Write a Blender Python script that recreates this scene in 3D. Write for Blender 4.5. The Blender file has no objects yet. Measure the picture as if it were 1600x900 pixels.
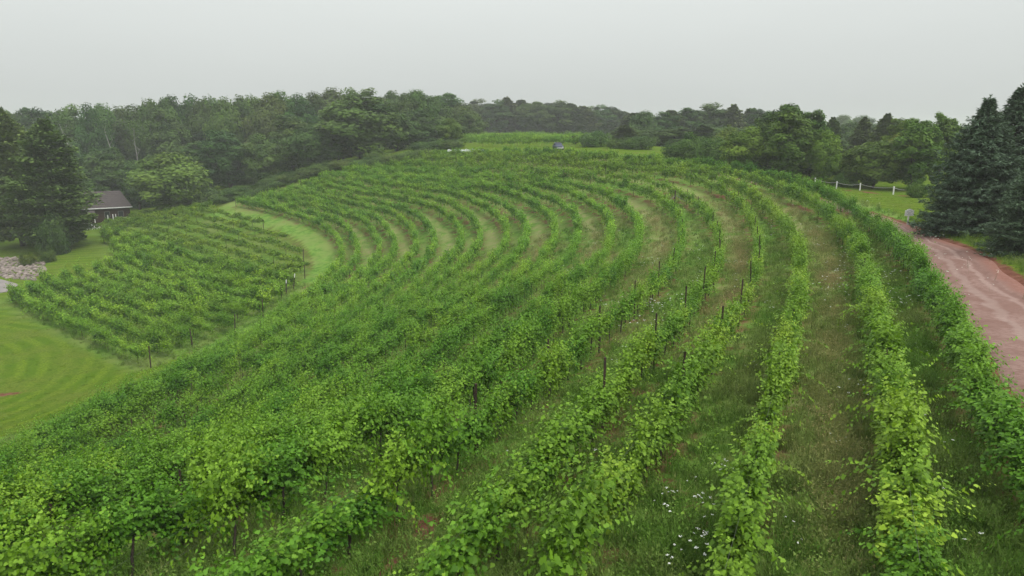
import bpy, math, random
import numpy as np
from mathutils import Vector, Matrix
random.seed(11); RNG = np.random.default_rng(11)
S = bpy.context.scene
COL = S.collection

# ------------------------------------------------------------------ camera
CAM_Z = 8.0
PITCH = math.radians(12.99)
cam_d = bpy.data.cameras.new('camera'); cam_d.sensor_width = 36; cam_d.lens = 24
cam_d.clip_start = 0.1; cam_d.clip_end = 6000
cam = bpy.data.objects.new('camera', cam_d); COL.objects.link(cam)
cam.location = (0, 0, CAM_Z); cam.rotation_euler = (math.pi/2 - PITCH, 0, 0)
S.camera = cam

# ------------------------------------------------------------------ sky, sun, exposure
SKY_H = 4.7; DENOISE = True
SUN_EL, SUN_AZ = math.radians(56), math.radians(118)      # azimuth measured from +Y towards +X
w = bpy.data.worlds.new('World'); S.world = w; w.use_nodes = True
nt = w.node_tree; nt.nodes.clear()
def N(nt, t, **kw):
    n = nt.nodes.new(t)
    for k, v in kw.items():
        if k.startswith('i_'): n.inputs[k[2:].replace('_', ' ')].default_value = v
        else: setattr(n, k, v)
    return n
out = N(nt, 'ShaderNodeOutputWorld'); bg = N(nt, 'ShaderNodeBackground')
sky = N(nt, 'ShaderNodeTexSky'); sky.sky_type = 'NISHITA'; sky.sun_disc = False
sky.sun_elevation = SUN_EL; sky.sun_rotation = SUN_AZ; sky.dust_density = 6.0; sky.air_density = 1.0
hs = N(nt, 'ShaderNodeHueSaturation'); hs.inputs['Saturation'].default_value = 0.08
mx = N(nt, 'ShaderNodeMix', data_type='RGBA'); mx.inputs[0].default_value = 0.86
# even cloud deck: the standard overcast sky, brighter overhead than at the horizon
tcw = N(nt, 'ShaderNodeTexCoord'); sxyz = N(nt, 'ShaderNodeSeparateXYZ'); nt.links.new(tcw.outputs['Generated'], sxyz.inputs[0])
mr = N(nt, 'ShaderNodeMapRange'); nt.links.new(sxyz.outputs['Z'], mr.inputs[0]); mr.inputs[3].default_value = SKY_H*1.07; mr.inputs[4].default_value = SKY_H*2.9
cn = N(nt, 'ShaderNodeTexNoise'); cn.inputs['Scale'].default_value = 2.2; cn.inputs['Detail'].default_value = 4
cmap = N(nt, 'ShaderNodeMapping'); cmap.inputs['Scale'].default_value = (1, 1, 4); nt.links.new(tcw.outputs['Generated'], cmap.inputs[0]); nt.links.new(cmap.outputs[0], cn.inputs['Vector'])
cmr = N(nt, 'ShaderNodeMapRange'); nt.links.new(cn.outputs[0], cmr.inputs[0]); cmr.inputs[3].default_value = .95; cmr.inputs[4].default_value = 1.05
cml = N(nt, 'ShaderNodeMath', operation='MULTIPLY'); nt.links.new(mr.outputs[0], cml.inputs[0]); nt.links.new(cmr.outputs[0], cml.inputs[1])
ov = N(nt, 'ShaderNodeVectorMath', operation='SCALE'); ov.inputs[0].default_value = (.950, 1.0, .975); nt.links.new(cml.outputs[0], ov.inputs['Scale']); nt.links.new(ov.outputs[0], mx.inputs[7])
nt.links.new(sky.outputs[0], hs.inputs['Color']); nt.links.new(hs.outputs[0], mx.inputs[6])
nt.links.new(mx.outputs[2], bg.inputs[0]); bg.inputs[1].default_value = 0.1
nt.links.new(bg.outputs[0], out.inputs[0])
sun_d = bpy.data.lights.new('sun', 'SUN'); sun_d.energy = 1.5; sun_d.angle = math.radians(24); sun_d.color = (1, .97, .92)
sun = bpy.data.objects.new('sun', sun_d); COL.objects.link(sun)
sv = Vector((math.sin(SUN_AZ)*math.cos(SUN_EL), math.cos(SUN_AZ)*math.cos(SUN_EL), math.sin(SUN_EL)))
sun.rotation_euler = sv.to_track_quat('Z', 'Y').to_euler(); sun.location = (60, 60, 120)
S.view_settings.view_transform = 'Standard'; S.view_settings.look = 'None'
S.view_settings.exposure = 0.4; S.view_settings.gamma = 1.0; S.view_settings.use_curve_mapping = False
cy = S.cycles
cy.max_bounces = 6; cy.diffuse_bounces = 3; cy.glossy_bounces = 1; cy.transmission_bounces = 3; cy.volume_bounces = 3
cy.transparent_max_bounces = 4; cy.use_denoising = DENOISE; cy.denoiser = 'OPENIMAGEDENOISE'
cy.caustics_reflective = False; cy.caustics_refractive = False

# ------------------------------------------------------------------ survey data: spot heights, vine rows, block outline, trees
TP=[(14.3,17.8,0.40),(27.2,44.0,0.00),(35.6,60.5,-0.10),(26.7,34.7,0.00),(51.8,93.4,-0.40),(47.0,105.2,-0.20),(7.2,10.7,0.40),(3.9,10.7,0.40),(5.9,14.9,0.20),(11.2,25.8,-0.30),(22.7,52.8,-1.60),(20.2,55.0,-2.00),(13.3,55.2,-3.00),(14.4,76.1,-4.00),(-0.5,98.3,-7.50),(-14.8,107.6,-10.00),(-27.8,110.0,-12.00),(-29.5,78.5,-13.00),(-34.7,61.0,-13.50),(-30.5,91.8,-13.00),(-27.3,93.3,-12.60),(-32.0,50.4,-12.50),(-30.3,38.3,-10.50),(-11.8,13.8,-2.00),(-18.0,32.9,-9.00),(-2.9,12.7,-0.40),(0.7,14.3,0.00),(5.3,26.9,-1.20),(-2.8,28.2,-4.00),(0.0,45.6,-4.80),(-10.7,54.9,-8.50),(-15.0,43.0,-8.50),(-7.9,15.1,-2.00),(-65.7,159.7,-8.00),(-78.2,166.6,-11.50),(-90.3,154.6,-13.00),(-95.6,156.1,-13.50),(-92.3,127.8,-14.00),(-79.7,106.7,-14.50),(-44.4,64.3,-14.00),(-44.5,55.8,-14.00),(12.4,134.4,2.20),(-10.6,164.1,3.00),(14.3,311.5,5.50),(39.9,77.5,-0.20),(33.7,103.7,0.40),(27.3,118.2,1.50),(23.7,128.6,2.10),(0.0,-30.0,0.20),(-30.0,-20.0,-2.00),(30.0,-20.0,0.50),(60.0,0.0,0.30),(90.0,60.0,0.00),(120.0,150.0,-1.00),(80.0,220.0,-1.00),(0.0,420.0,6.00),(-60.0,400.0,4.00),(-160.0,330.0,-6.00),(-260.0,260.0,-12.00),(-150.0,200.0,-12.50),(-110.0,240.0,-9.00),(-80.0,230.0,-5.00),(-120.0,80.0,-14.50),(-120.0,20.0,-15.00),(-60.0,-20.0,-8.00),(-60.0,15.0,-9.00),(200.0,400.0,0.00),(300.0,100.0,-3.00),(-350.0,0.0,-16.00),(50.0,300.0,1.00),(-48.5,145.5,-7.35),(-37.5,135.0,-8.05),(-26.6,119.4,-8.65),(-46.7,149.5,-6.41),(-35.7,139.1,-7.02),(-26.0,129.1,-7.42),(-38.6,148.1,-4.77),(-28.2,137.7,-5.44),(-19.2,128.3,-5.90),(-41.5,154.5,-2.81),(-31.5,147.5,-3.47),(-21.7,137.2,-3.66),(-13.2,128.4,-4.13),(-5.5,117.8,-5.22),(-28.3,152.5,-2.72),(-18.6,143.2,-2.73),(-10.0,134.2,-2.72),(-2.3,126.2,-2.98),(4.4,117.7,-3.54),(-26.9,155.7,-1.14),(-17.5,148.9,-1.47),(-8.6,138.9,-1.57),(-0.9,131.2,-1.62),(6.1,123.6,-1.80),(-25.3,156.9,-0.74),(-16.0,151.0,-0.99),(-7.2,141.2,-1.03),(0.6,133.1,-1.11),(7.6,125.9,-1.21),(-22.4,157.0,0.02),(-13.2,151.0,-0.05),(-4.6,141.3,-0.01),(3.1,133.3,-0.05),(9.9,126.2,-0.16),(-16.5,156.1,0.73),(-7.5,148.9,0.84),(0.6,139.3,0.96),(7.9,131.9,0.90),(-13.7,156.1,1.15),(-4.8,148.9,1.35),(3.2,139.4,1.50),(10.3,132.0,1.48),(-10.8,156.7,1.41),(-2.1,149.8,1.66),(5.8,140.4,1.82)]
ROWS={1:[(-60.8,150.6),(-57.8,148.0),(-54.8,145.3),(-51.9,142.6),(-48.9,139.9),(-46.0,137.1),(-43.3,134.3),(-40.6,131.3),(-38.1,128.2),(-35.7,124.9),(-33.6,121.6),(-31.6,118.1),(-29.7,114.6),(-28.1,110.9),(-26.9,107.1),(-26.3,103.1),(-25.8,99.2),(-25.4,95.2),(-25.0,91.2),(-24.8,87.2),(-24.6,83.2),(-24.7,79.2),(-24.8,75.2),(-25.1,71.2),(-25.5,67.2),(-25.8,63.3),(-26.0,59.3),(-26.1,55.3),(-26.2,51.3),(-26.3,47.3),(-26.6,43.3),(-26.7,39.3),(-26.5,35.3),(-26.1,31.3),(-25.5,27.3),(-25.1,23.4),(-24.7,19.4),(-24.4,16.6)],
2:[(-58.8,151.1),(-55.8,148.5),(-52.7,145.9),(-49.8,143.2),(-46.9,140.5),(-44.0,137.7),(-41.2,134.9),(-38.5,131.9),(-36.0,128.8),(-33.6,125.6),(-31.4,122.2),(-29.3,118.8),(-27.4,115.3),(-25.8,111.6),(-24.5,107.8),(-23.8,103.9),(-23.5,99.9),(-23.2,95.9),(-23.0,91.9),(-22.8,87.9),(-22.7,83.9),(-22.8,79.9),(-22.9,75.9),(-23.2,71.9),(-23.6,68.0),(-24.0,64.0),(-24.4,60.0),(-24.6,56.0),(-24.8,52.0),(-24.9,48.0),(-25.1,44.0),(-25.3,40.0),(-25.3,36.0),(-25.1,32.0),(-24.5,28.1),(-24.1,24.1),(-23.7,20.1),(-23.3,16.1),(-23.2,15.3)],
3:[(-56.2,151.7),(-53.1,149.2),(-50.0,146.6),(-47.1,144.0),(-44.2,141.2),(-41.3,138.4),(-38.4,135.6),(-35.7,132.7),(-33.2,129.6),(-30.8,126.4),(-28.5,123.1),(-26.4,119.7),(-24.4,116.2),(-22.7,112.6),(-21.3,108.9),(-20.5,104.9),(-20.2,101.0),(-20.0,97.0),(-20.0,93.0),(-19.9,89.0),(-20.0,85.0),(-20.1,81.0),(-20.3,77.0),(-20.6,73.0),(-21.0,69.0),(-21.4,65.0),(-21.9,61.1),(-22.4,57.1),(-22.8,53.1),(-23.1,49.1),(-23.2,45.1),(-23.4,41.1),(-23.5,37.1),(-23.5,33.1),(-23.2,29.1),(-22.7,25.2),(-22.3,21.2),(-21.9,17.2),(-21.6,13.4)],
4:[(-54.3,152.1),(-51.0,149.8),(-47.9,147.2),(-45.0,144.5),(-42.1,141.8),(-39.2,139.0),(-36.4,136.2),(-33.6,133.3),(-31.1,130.2),(-28.7,127.0),(-26.4,123.7),(-24.2,120.4),(-22.2,116.9),(-20.4,113.3),(-19.1,109.6),(-18.2,105.7),(-17.8,101.7),(-17.7,97.7),(-17.7,93.7),(-17.8,89.7),(-17.9,85.7),(-18.0,81.7),(-18.2,77.7),(-18.5,73.7),(-18.9,69.7),(-19.3,65.7),(-19.9,61.8),(-20.5,57.8),(-21.0,53.9),(-21.5,49.9),(-21.8,45.9),(-21.9,41.9),(-22.1,37.9),(-22.2,33.9),(-22.1,29.9),(-21.7,25.9),(-21.3,22.0),(-20.9,18.0),(-20.6,14.0),(-20.4,12.2)],
5:[(-51.7,152.7),(-48.4,150.5),(-45.2,148.0),(-42.2,145.3),(-39.4,142.5),(-36.5,139.7),(-33.7,136.9),(-30.9,134.0),(-28.3,131.0),(-25.9,127.8),(-23.6,124.6),(-21.3,121.3),(-19.2,117.8),(-17.4,114.3),(-16.1,110.5),(-15.1,106.6),(-14.6,102.7),(-14.5,98.7),(-14.6,94.7),(-14.7,90.7),(-14.9,86.7),(-15.1,82.7),(-15.4,78.7),(-15.7,74.7),(-16.1,70.7),(-16.6,66.7),(-17.1,62.8),(-17.6,58.8),(-18.3,54.9),(-19.0,50.9),(-19.6,47.0),(-20.0,43.0),(-20.2,39.0),(-20.4,35.0),(-20.5,31.0),(-20.3,27.0),(-19.9,23.0),(-19.5,19.1),(-19.2,15.1),(-18.9,11.1),(-18.8,10.3)],
6:[(-49.7,153.2),(-46.3,151.0),(-43.1,148.6),(-40.1,145.9),(-37.3,143.1),(-34.5,140.3),(-31.6,137.5),(-28.8,134.6),(-26.1,131.7),(-23.6,128.6),(-21.3,125.3),(-19.0,122.0),(-16.8,118.7),(-15.0,115.1),(-13.5,111.4),(-12.4,107.6),(-11.8,103.6),(-11.5,99.6),(-11.6,95.6),(-11.8,91.6),(-12.1,87.6),(-12.4,83.7),(-12.8,79.7),(-13.2,75.7),(-13.6,71.7),(-14.2,67.8),(-14.7,63.8),(-15.3,59.8),(-16.0,55.9),(-16.7,52.0),(-17.5,48.0),(-18.2,44.1),(-18.7,40.1),(-18.9,36.1),(-19.1,32.1),(-19.1,28.1),(-18.9,24.2),(-18.5,20.2),(-18.3,16.2),(-18.1,12.2),(-17.9,9.4)],
7:[(-47.1,153.8),(-43.7,151.7),(-40.4,149.4),(-37.4,146.8),(-34.6,144.0),(-31.8,141.1),(-28.9,138.2),(-26.1,135.4),(-23.3,132.5),(-20.7,129.5),(-18.3,126.4),(-15.9,123.1),(-13.7,119.8),(-11.6,116.4),(-9.9,112.8),(-8.6,109.0),(-7.8,105.1),(-7.5,101.1),(-7.4,97.1),(-7.6,93.1),(-8.0,89.1),(-8.4,85.1),(-8.9,81.2),(-9.4,77.2),(-10.0,73.2),(-10.6,69.3),(-11.3,65.3),(-12.0,61.4),(-12.8,57.5),(-13.5,53.5),(-14.3,49.6),(-15.2,45.7),(-16.0,41.8),(-16.7,37.9),(-17.1,33.9),(-17.3,29.9),(-17.4,25.9),(-17.2,21.9),(-16.8,17.9),(-16.5,13.9),(-16.3,9.9),(-16.1,7.2)],
8:[(-45.1,154.2),(-41.7,152.2),(-38.4,149.9),(-35.3,147.4),(-32.5,144.6),(-29.7,141.7),(-26.9,138.8),(-24.1,136.0),(-21.2,133.2),(-18.5,130.2),(-16.0,127.2),(-13.6,123.9),(-11.5,120.5),(-9.4,117.1),(-7.6,113.5),(-6.2,109.8),(-5.3,105.9),(-4.7,101.9),(-4.6,97.9),(-4.6,93.9),(-4.9,90.0),(-5.4,86.0),(-5.9,82.0),(-6.5,78.1),(-7.1,74.1),(-7.8,70.2),(-8.6,66.2),(-9.3,62.3),(-10.2,58.4),(-11.0,54.5),(-11.9,50.6),(-12.7,46.7),(-13.6,42.8),(-14.6,38.9),(-15.4,35.0),(-15.8,31.0),(-16.0,27.0),(-16.0,23.0),(-15.7,19.0),(-15.5,15.0),(-15.4,11.0),(-15.2,7.0),(-15.2,6.3)],
9:[(-42.5,154.8),(-39.0,152.9),(-35.7,150.7),(-32.6,148.2),(-29.7,145.4),(-26.9,142.5),(-24.2,139.6),(-21.4,136.8),(-18.5,134.0),(-15.7,131.1),(-13.0,128.1),(-10.5,125.0),(-8.2,121.7),(-6.2,118.3),(-4.5,114.7),(-2.9,111.0),(-1.8,107.2),(-1.1,103.2),(-0.7,99.3),(-0.7,95.3),(-0.8,91.3),(-1.2,87.3),(-1.7,83.3),(-2.3,79.4),(-3.1,75.4),(-3.8,71.5),(-4.6,67.6),(-5.5,63.7),(-6.4,59.8),(-7.4,55.9),(-8.3,52.0),(-9.3,48.1),(-10.2,44.3),(-11.2,40.4),(-12.2,36.5),(-13.2,32.6),(-13.9,28.7),(-14.2,24.7),(-14.3,20.7),(-14.1,16.7),(-14.0,12.7),(-14.0,8.7),(-14.0,5.0)],
10:[(-40.6,155.3),(-37.0,153.4),(-33.6,151.3),(-30.5,148.8),(-27.6,146.0),(-24.9,143.1),(-22.1,140.2),(-19.3,137.4),(-16.5,134.5),(-13.7,131.7),(-11.0,128.8),(-8.3,125.7),(-6.0,122.5),(-3.9,119.1),(-2.1,115.5),(-0.6,111.8),(0.6,108.0),(1.5,104.1),(2.0,100.1),(2.1,96.1),(2.0,92.1),(1.8,88.1),(1.4,84.2),(0.8,80.2),(0.1,76.3),(-0.7,72.4),(-1.6,68.4),(-2.5,64.6),(-3.4,60.7),(-4.4,56.8),(-5.5,52.9),(-6.5,49.1),(-7.6,45.2),(-8.6,41.3),(-9.6,37.5),(-10.7,33.6),(-11.8,29.8),(-12.6,25.9),(-12.9,21.9),(-12.9,17.9),(-12.7,13.9),(-12.7,9.9),(-12.6,5.9),(-12.6,3.2)],
11:[(-38.0,155.9),(-34.4,154.1),(-31.0,152.0),(-27.8,149.6),(-24.9,146.9),(-22.1,144.0),(-19.4,141.0),(-16.6,138.1),(-13.8,135.3),(-11.0,132.5),(-8.2,129.6),(-5.6,126.6),(-3.0,123.5),(-0.8,120.2),(1.1,116.7),(2.7,113.0),(4.0,109.2),(5.0,105.3),(5.6,101.4),(5.9,97.4),(5.9,93.4),(5.7,89.4),(5.4,85.4),(5.0,81.4),(4.4,77.5),(3.6,73.6),(2.8,69.6),(1.8,65.8),(0.8,61.9),(-0.3,58.0),(-1.4,54.2),(-2.6,50.4),(-3.7,46.5),(-4.9,42.7),(-6.0,38.9),(-7.1,35.0),(-8.2,31.2),(-9.4,27.4),(-10.5,23.5),(-11.1,19.6),(-11.2,15.6),(-11.3,11.6),(-11.5,7.6),(-11.7,3.6),(-11.8,1.9)],
12:[(-36.0,156.3),(-32.4,154.6),(-28.9,152.6),(-25.7,150.2),(-22.8,147.5),(-20.0,144.6),(-17.3,141.7),(-14.6,138.7),(-11.8,135.9),(-9.0,133.0),(-6.2,130.2),(-3.5,127.2),(-0.9,124.2),(1.5,121.0),(3.6,117.6),(5.3,114.0),(6.7,110.2),(7.7,106.3),(8.5,102.4),(8.9,98.4),(8.9,94.4),(8.8,90.4),(8.5,86.4),(8.1,82.5),(7.6,78.5),(7.0,74.5),(6.2,70.6),(5.3,66.7),(4.2,62.9),(3.1,59.0),(2.0,55.2),(0.8,51.4),(-0.5,47.6),(-1.8,43.8),(-3.0,40.0),(-4.2,36.2),(-5.4,32.4),(-6.6,28.5),(-7.8,24.7),(-9.0,20.9),(-9.7,17.0),(-9.8,13.0),(-10.2,9.0),(-10.5,5.0),(-10.9,1.0),(-11.0,0.4)],
13:[(-33.4,156.9),(-29.8,155.2),(-26.3,153.3),(-23.0,151.0),(-20.0,148.4),(-17.2,145.5),(-14.6,142.5),(-11.9,139.5),(-9.1,136.7),(-6.3,133.8),(-3.5,131.0),(-0.7,128.1),(1.9,125.1),(4.4,121.9),(6.7,118.6),(8.5,115.1),(9.9,111.3),(10.9,107.5),(11.7,103.5),(12.3,99.6),(12.7,95.6),(12.7,91.6),(12.6,87.6),(12.2,83.6),(11.7,79.7),(11.1,75.7),(10.4,71.8),(9.6,67.8),(8.7,64.0),(7.6,60.1),(6.4,56.3),(5.2,52.5),(3.9,48.7),(2.5,44.9),(1.1,41.2),(-0.2,37.4),(-1.5,33.6),(-2.8,29.8),(-4.1,26.0),(-5.4,22.3),(-6.7,18.5),(-7.7,14.6),(-8.3,10.7),(-9.2,6.8),(-10.1,2.9),(-10.9,-0.7)],
14:[(-31.4,157.4),(-27.8,155.7),(-24.3,153.8),(-21.0,151.6),(-17.9,149.0),(-15.1,146.1),(-12.4,143.2),(-9.8,140.2),(-7.0,137.3),(-4.2,134.4),(-1.4,131.6),(1.4,128.7),(4.0,125.7),(6.6,122.6),(8.9,119.4),(10.9,115.9),(12.4,112.2),(13.5,108.4),(14.3,104.4),(14.9,100.5),(15.4,96.5),(15.6,92.5),(15.6,88.5),(15.4,84.5),(15.0,80.6),(14.4,76.6),(13.7,72.7),(12.9,68.7),(12.1,64.8),(11.1,61.0),(10.0,57.1),(8.7,53.3),(7.4,49.5),(6.0,45.8),(4.6,42.0),(3.1,38.3),(1.7,34.6),(0.3,30.8),(-1.1,27.1),(-2.4,23.3),(-3.7,19.5),(-5.1,15.8),(-6.3,12.0),(-7.3,8.1),(-8.5,4.3),(-9.6,0.4),(-10.4,-2.1)],
15:[(-28.8,158.0),(-25.2,156.4),(-21.6,154.6),(-18.3,152.4),(-15.2,149.8),(-12.4,147.0),(-9.7,144.0),(-7.0,141.0),(-4.3,138.1),(-1.6,135.2),(1.3,132.3),(4.0,129.5),(6.7,126.5),(9.3,123.4),(11.7,120.3),(13.9,116.9),(15.8,113.4),(17.2,109.7),(18.4,105.8),(19.2,101.9),(19.9,98.0),(20.3,94.0),(20.4,90.0),(20.2,86.0),(19.8,82.0),(19.2,78.1),(18.5,74.1),(17.6,70.2),(16.7,66.3),(15.7,62.5),(14.6,58.6),(13.5,54.8),(12.3,50.9),(11.0,47.2),(9.6,43.4),(8.1,39.7),(6.5,36.1),(4.9,32.4),(3.3,28.7),(1.8,25.0),(0.4,21.2),(-1.0,17.5),(-2.4,13.8),(-4.1,10.1),(-5.7,6.5),(-7.3,2.8),(-8.9,-0.9),(-9.6,-2.5)],
16:[(-26.9,158.4),(-23.2,156.9),(-19.6,155.1),(-16.2,153.0),(-13.1,150.4),(-10.2,147.7),(-7.6,144.7),(-4.9,141.7),(-2.3,138.7),(0.5,135.8),(3.3,133.0),(6.1,130.1),(8.9,127.2),(11.5,124.2),(14.0,121.1),(16.4,117.8),(18.5,114.4),(20.2,110.8),(21.5,107.1),(22.4,103.2),(23.0,99.2),(23.3,95.2),(23.4,91.2),(23.3,87.2),(23.0,83.2),(22.5,79.3),(21.8,75.3),(21.1,71.4),(20.2,67.5),(19.3,63.6),(18.3,59.7),(17.2,55.9),(16.1,52.0),(14.8,48.2),(13.5,44.5),(12.1,40.7),(10.6,37.0),(9.1,33.3),(7.6,29.6),(6.0,25.9),(4.4,22.3),(2.8,18.6),(1.3,14.9),(-0.3,11.2),(-1.9,7.6),(-3.5,3.9),(-5.1,0.2),(-6.6,-3.3)],
17:[(-24.3,159.0),(-20.6,157.5),(-17.0,155.8),(-13.5,153.7),(-10.4,151.3),(-7.5,148.5),(-4.8,145.6),(-2.2,142.5),(0.5,139.5),(3.2,136.6),(6.0,133.7),(8.8,130.9),(11.6,128.0),(14.3,125.1),(16.9,122.1),(19.5,119.0),(21.8,115.7),(23.9,112.3),(25.7,108.8),(27.0,105.0),(27.9,101.1),(28.4,97.1),(28.5,93.1),(28.3,89.1),(27.8,85.2),(27.2,81.2),(26.4,77.3),(25.4,73.4),(24.4,69.5),(23.3,65.7),(22.2,61.8),(21.0,58.0),(19.8,54.2),(18.5,50.4),(17.1,46.7),(15.7,42.9),(14.3,39.2),(12.7,35.5),(11.1,31.8),(9.5,28.2),(7.9,24.5),(6.2,20.9),(4.5,17.3),(2.8,13.7),(1.0,10.1),(0.3,8.5)],
18:[(-22.3,159.5),(-18.6,158.0),(-14.9,156.3),(-11.5,154.3),(-8.3,151.9),(-5.4,149.2),(-2.7,146.2),(-0.1,143.2),(2.6,140.2),(5.2,137.2),(8.0,134.3),(10.9,131.5),(13.7,128.7),(16.4,125.8),(19.1,122.8),(21.7,119.7),(24.1,116.6),(26.3,113.2),(28.2,109.7),(29.6,105.9),(30.5,102.0),(30.9,98.1),(30.9,94.1),(30.6,90.1),(30.1,86.1),(29.5,82.1),(28.8,78.2),(28.1,74.3),(27.2,70.4),(26.3,66.5),(25.2,62.6),(24.1,58.8),(22.9,55.0),(21.6,51.2),(20.2,47.4),(18.7,43.7),(17.2,40.0),(15.7,36.3),(14.1,32.6),(12.5,29.0),(10.8,25.4),(9.1,21.7),(7.5,18.1),(5.8,14.5),(4.1,10.8),(2.9,8.3)],
19:[(-19.7,160.1),(-16.0,158.7),(-12.3,157.0),(-8.8,155.0),(-5.6,152.7),(-2.6,150.0),(0.1,147.1),(2.7,144.1),(5.3,141.0),(8.0,138.0),(10.7,135.1),(13.5,132.3),(16.3,129.4),(19.1,126.5),(21.8,123.6),(24.3,120.5),(26.8,117.3),(29.1,114.1),(31.1,110.6),(32.8,107.0),(34.0,103.2),(34.8,99.3),(35.1,95.3),(35.1,91.3),(34.8,87.3),(34.4,83.3),(33.7,79.4),(33.0,75.4),(32.0,71.5),(31.0,67.7),(29.9,63.8),(28.7,60.0),(27.4,56.2),(26.1,52.5),(24.6,48.7),(23.1,45.0),(21.5,41.4),(19.9,37.7),(18.2,34.1),(16.4,30.5),(14.7,26.9),(13.0,23.2),(11.3,19.6),(9.6,16.0),(7.8,12.5),(6.0,8.9),(5.6,8.2)],
20:[(-17.7,160.5),(-14.0,159.1),(-10.3,157.6),(-6.8,155.6),(-3.5,153.3),(-0.5,150.7),(2.2,147.8),(4.8,144.7),(7.4,141.7),(10.0,138.7),(12.8,135.7),(15.6,132.9),(18.4,130.0),(21.2,127.2),(23.9,124.3),(26.6,121.3),(29.2,118.2),(31.7,115.1),(34.1,111.9),(36.2,108.5),(37.8,104.9),(38.8,101.0),(39.2,97.0),(39.2,93.0),(38.7,89.1),(38.0,85.1),(37.2,81.2),(36.2,77.3),(35.2,73.5),(34.2,69.6),(33.1,65.8),(31.9,61.9),(30.7,58.1),(29.4,54.4),(27.9,50.6),(26.5,46.9),(24.9,43.2),(23.4,39.5),(21.8,35.8),(20.1,32.2),(18.3,28.6),(16.5,25.1),(14.7,21.5),(12.9,17.9),(11.2,14.3),(9.4,10.7),(8.3,8.3)]}
BLOCK=[(-69.0,90.1),(-34.0,59.9),(-33.0,62.9),(-32.2,66.4),(-30.1,70.4),(-29.0,77.2),(-29.7,89.8),(-30.6,97.5),(-31.7,104.1),(-37.0,114.0),(-44.1,124.5),(-53.3,136.5),(-61.8,144.7),(-77.5,165.3),(-87.6,169.7),(-91.7,163.9),(-89.4,147.6),(-78.1,129.4),(-70.7,119.6),(-66.6,113.4),(-65.1,104.6),(-69.1,99.8)]
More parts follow.
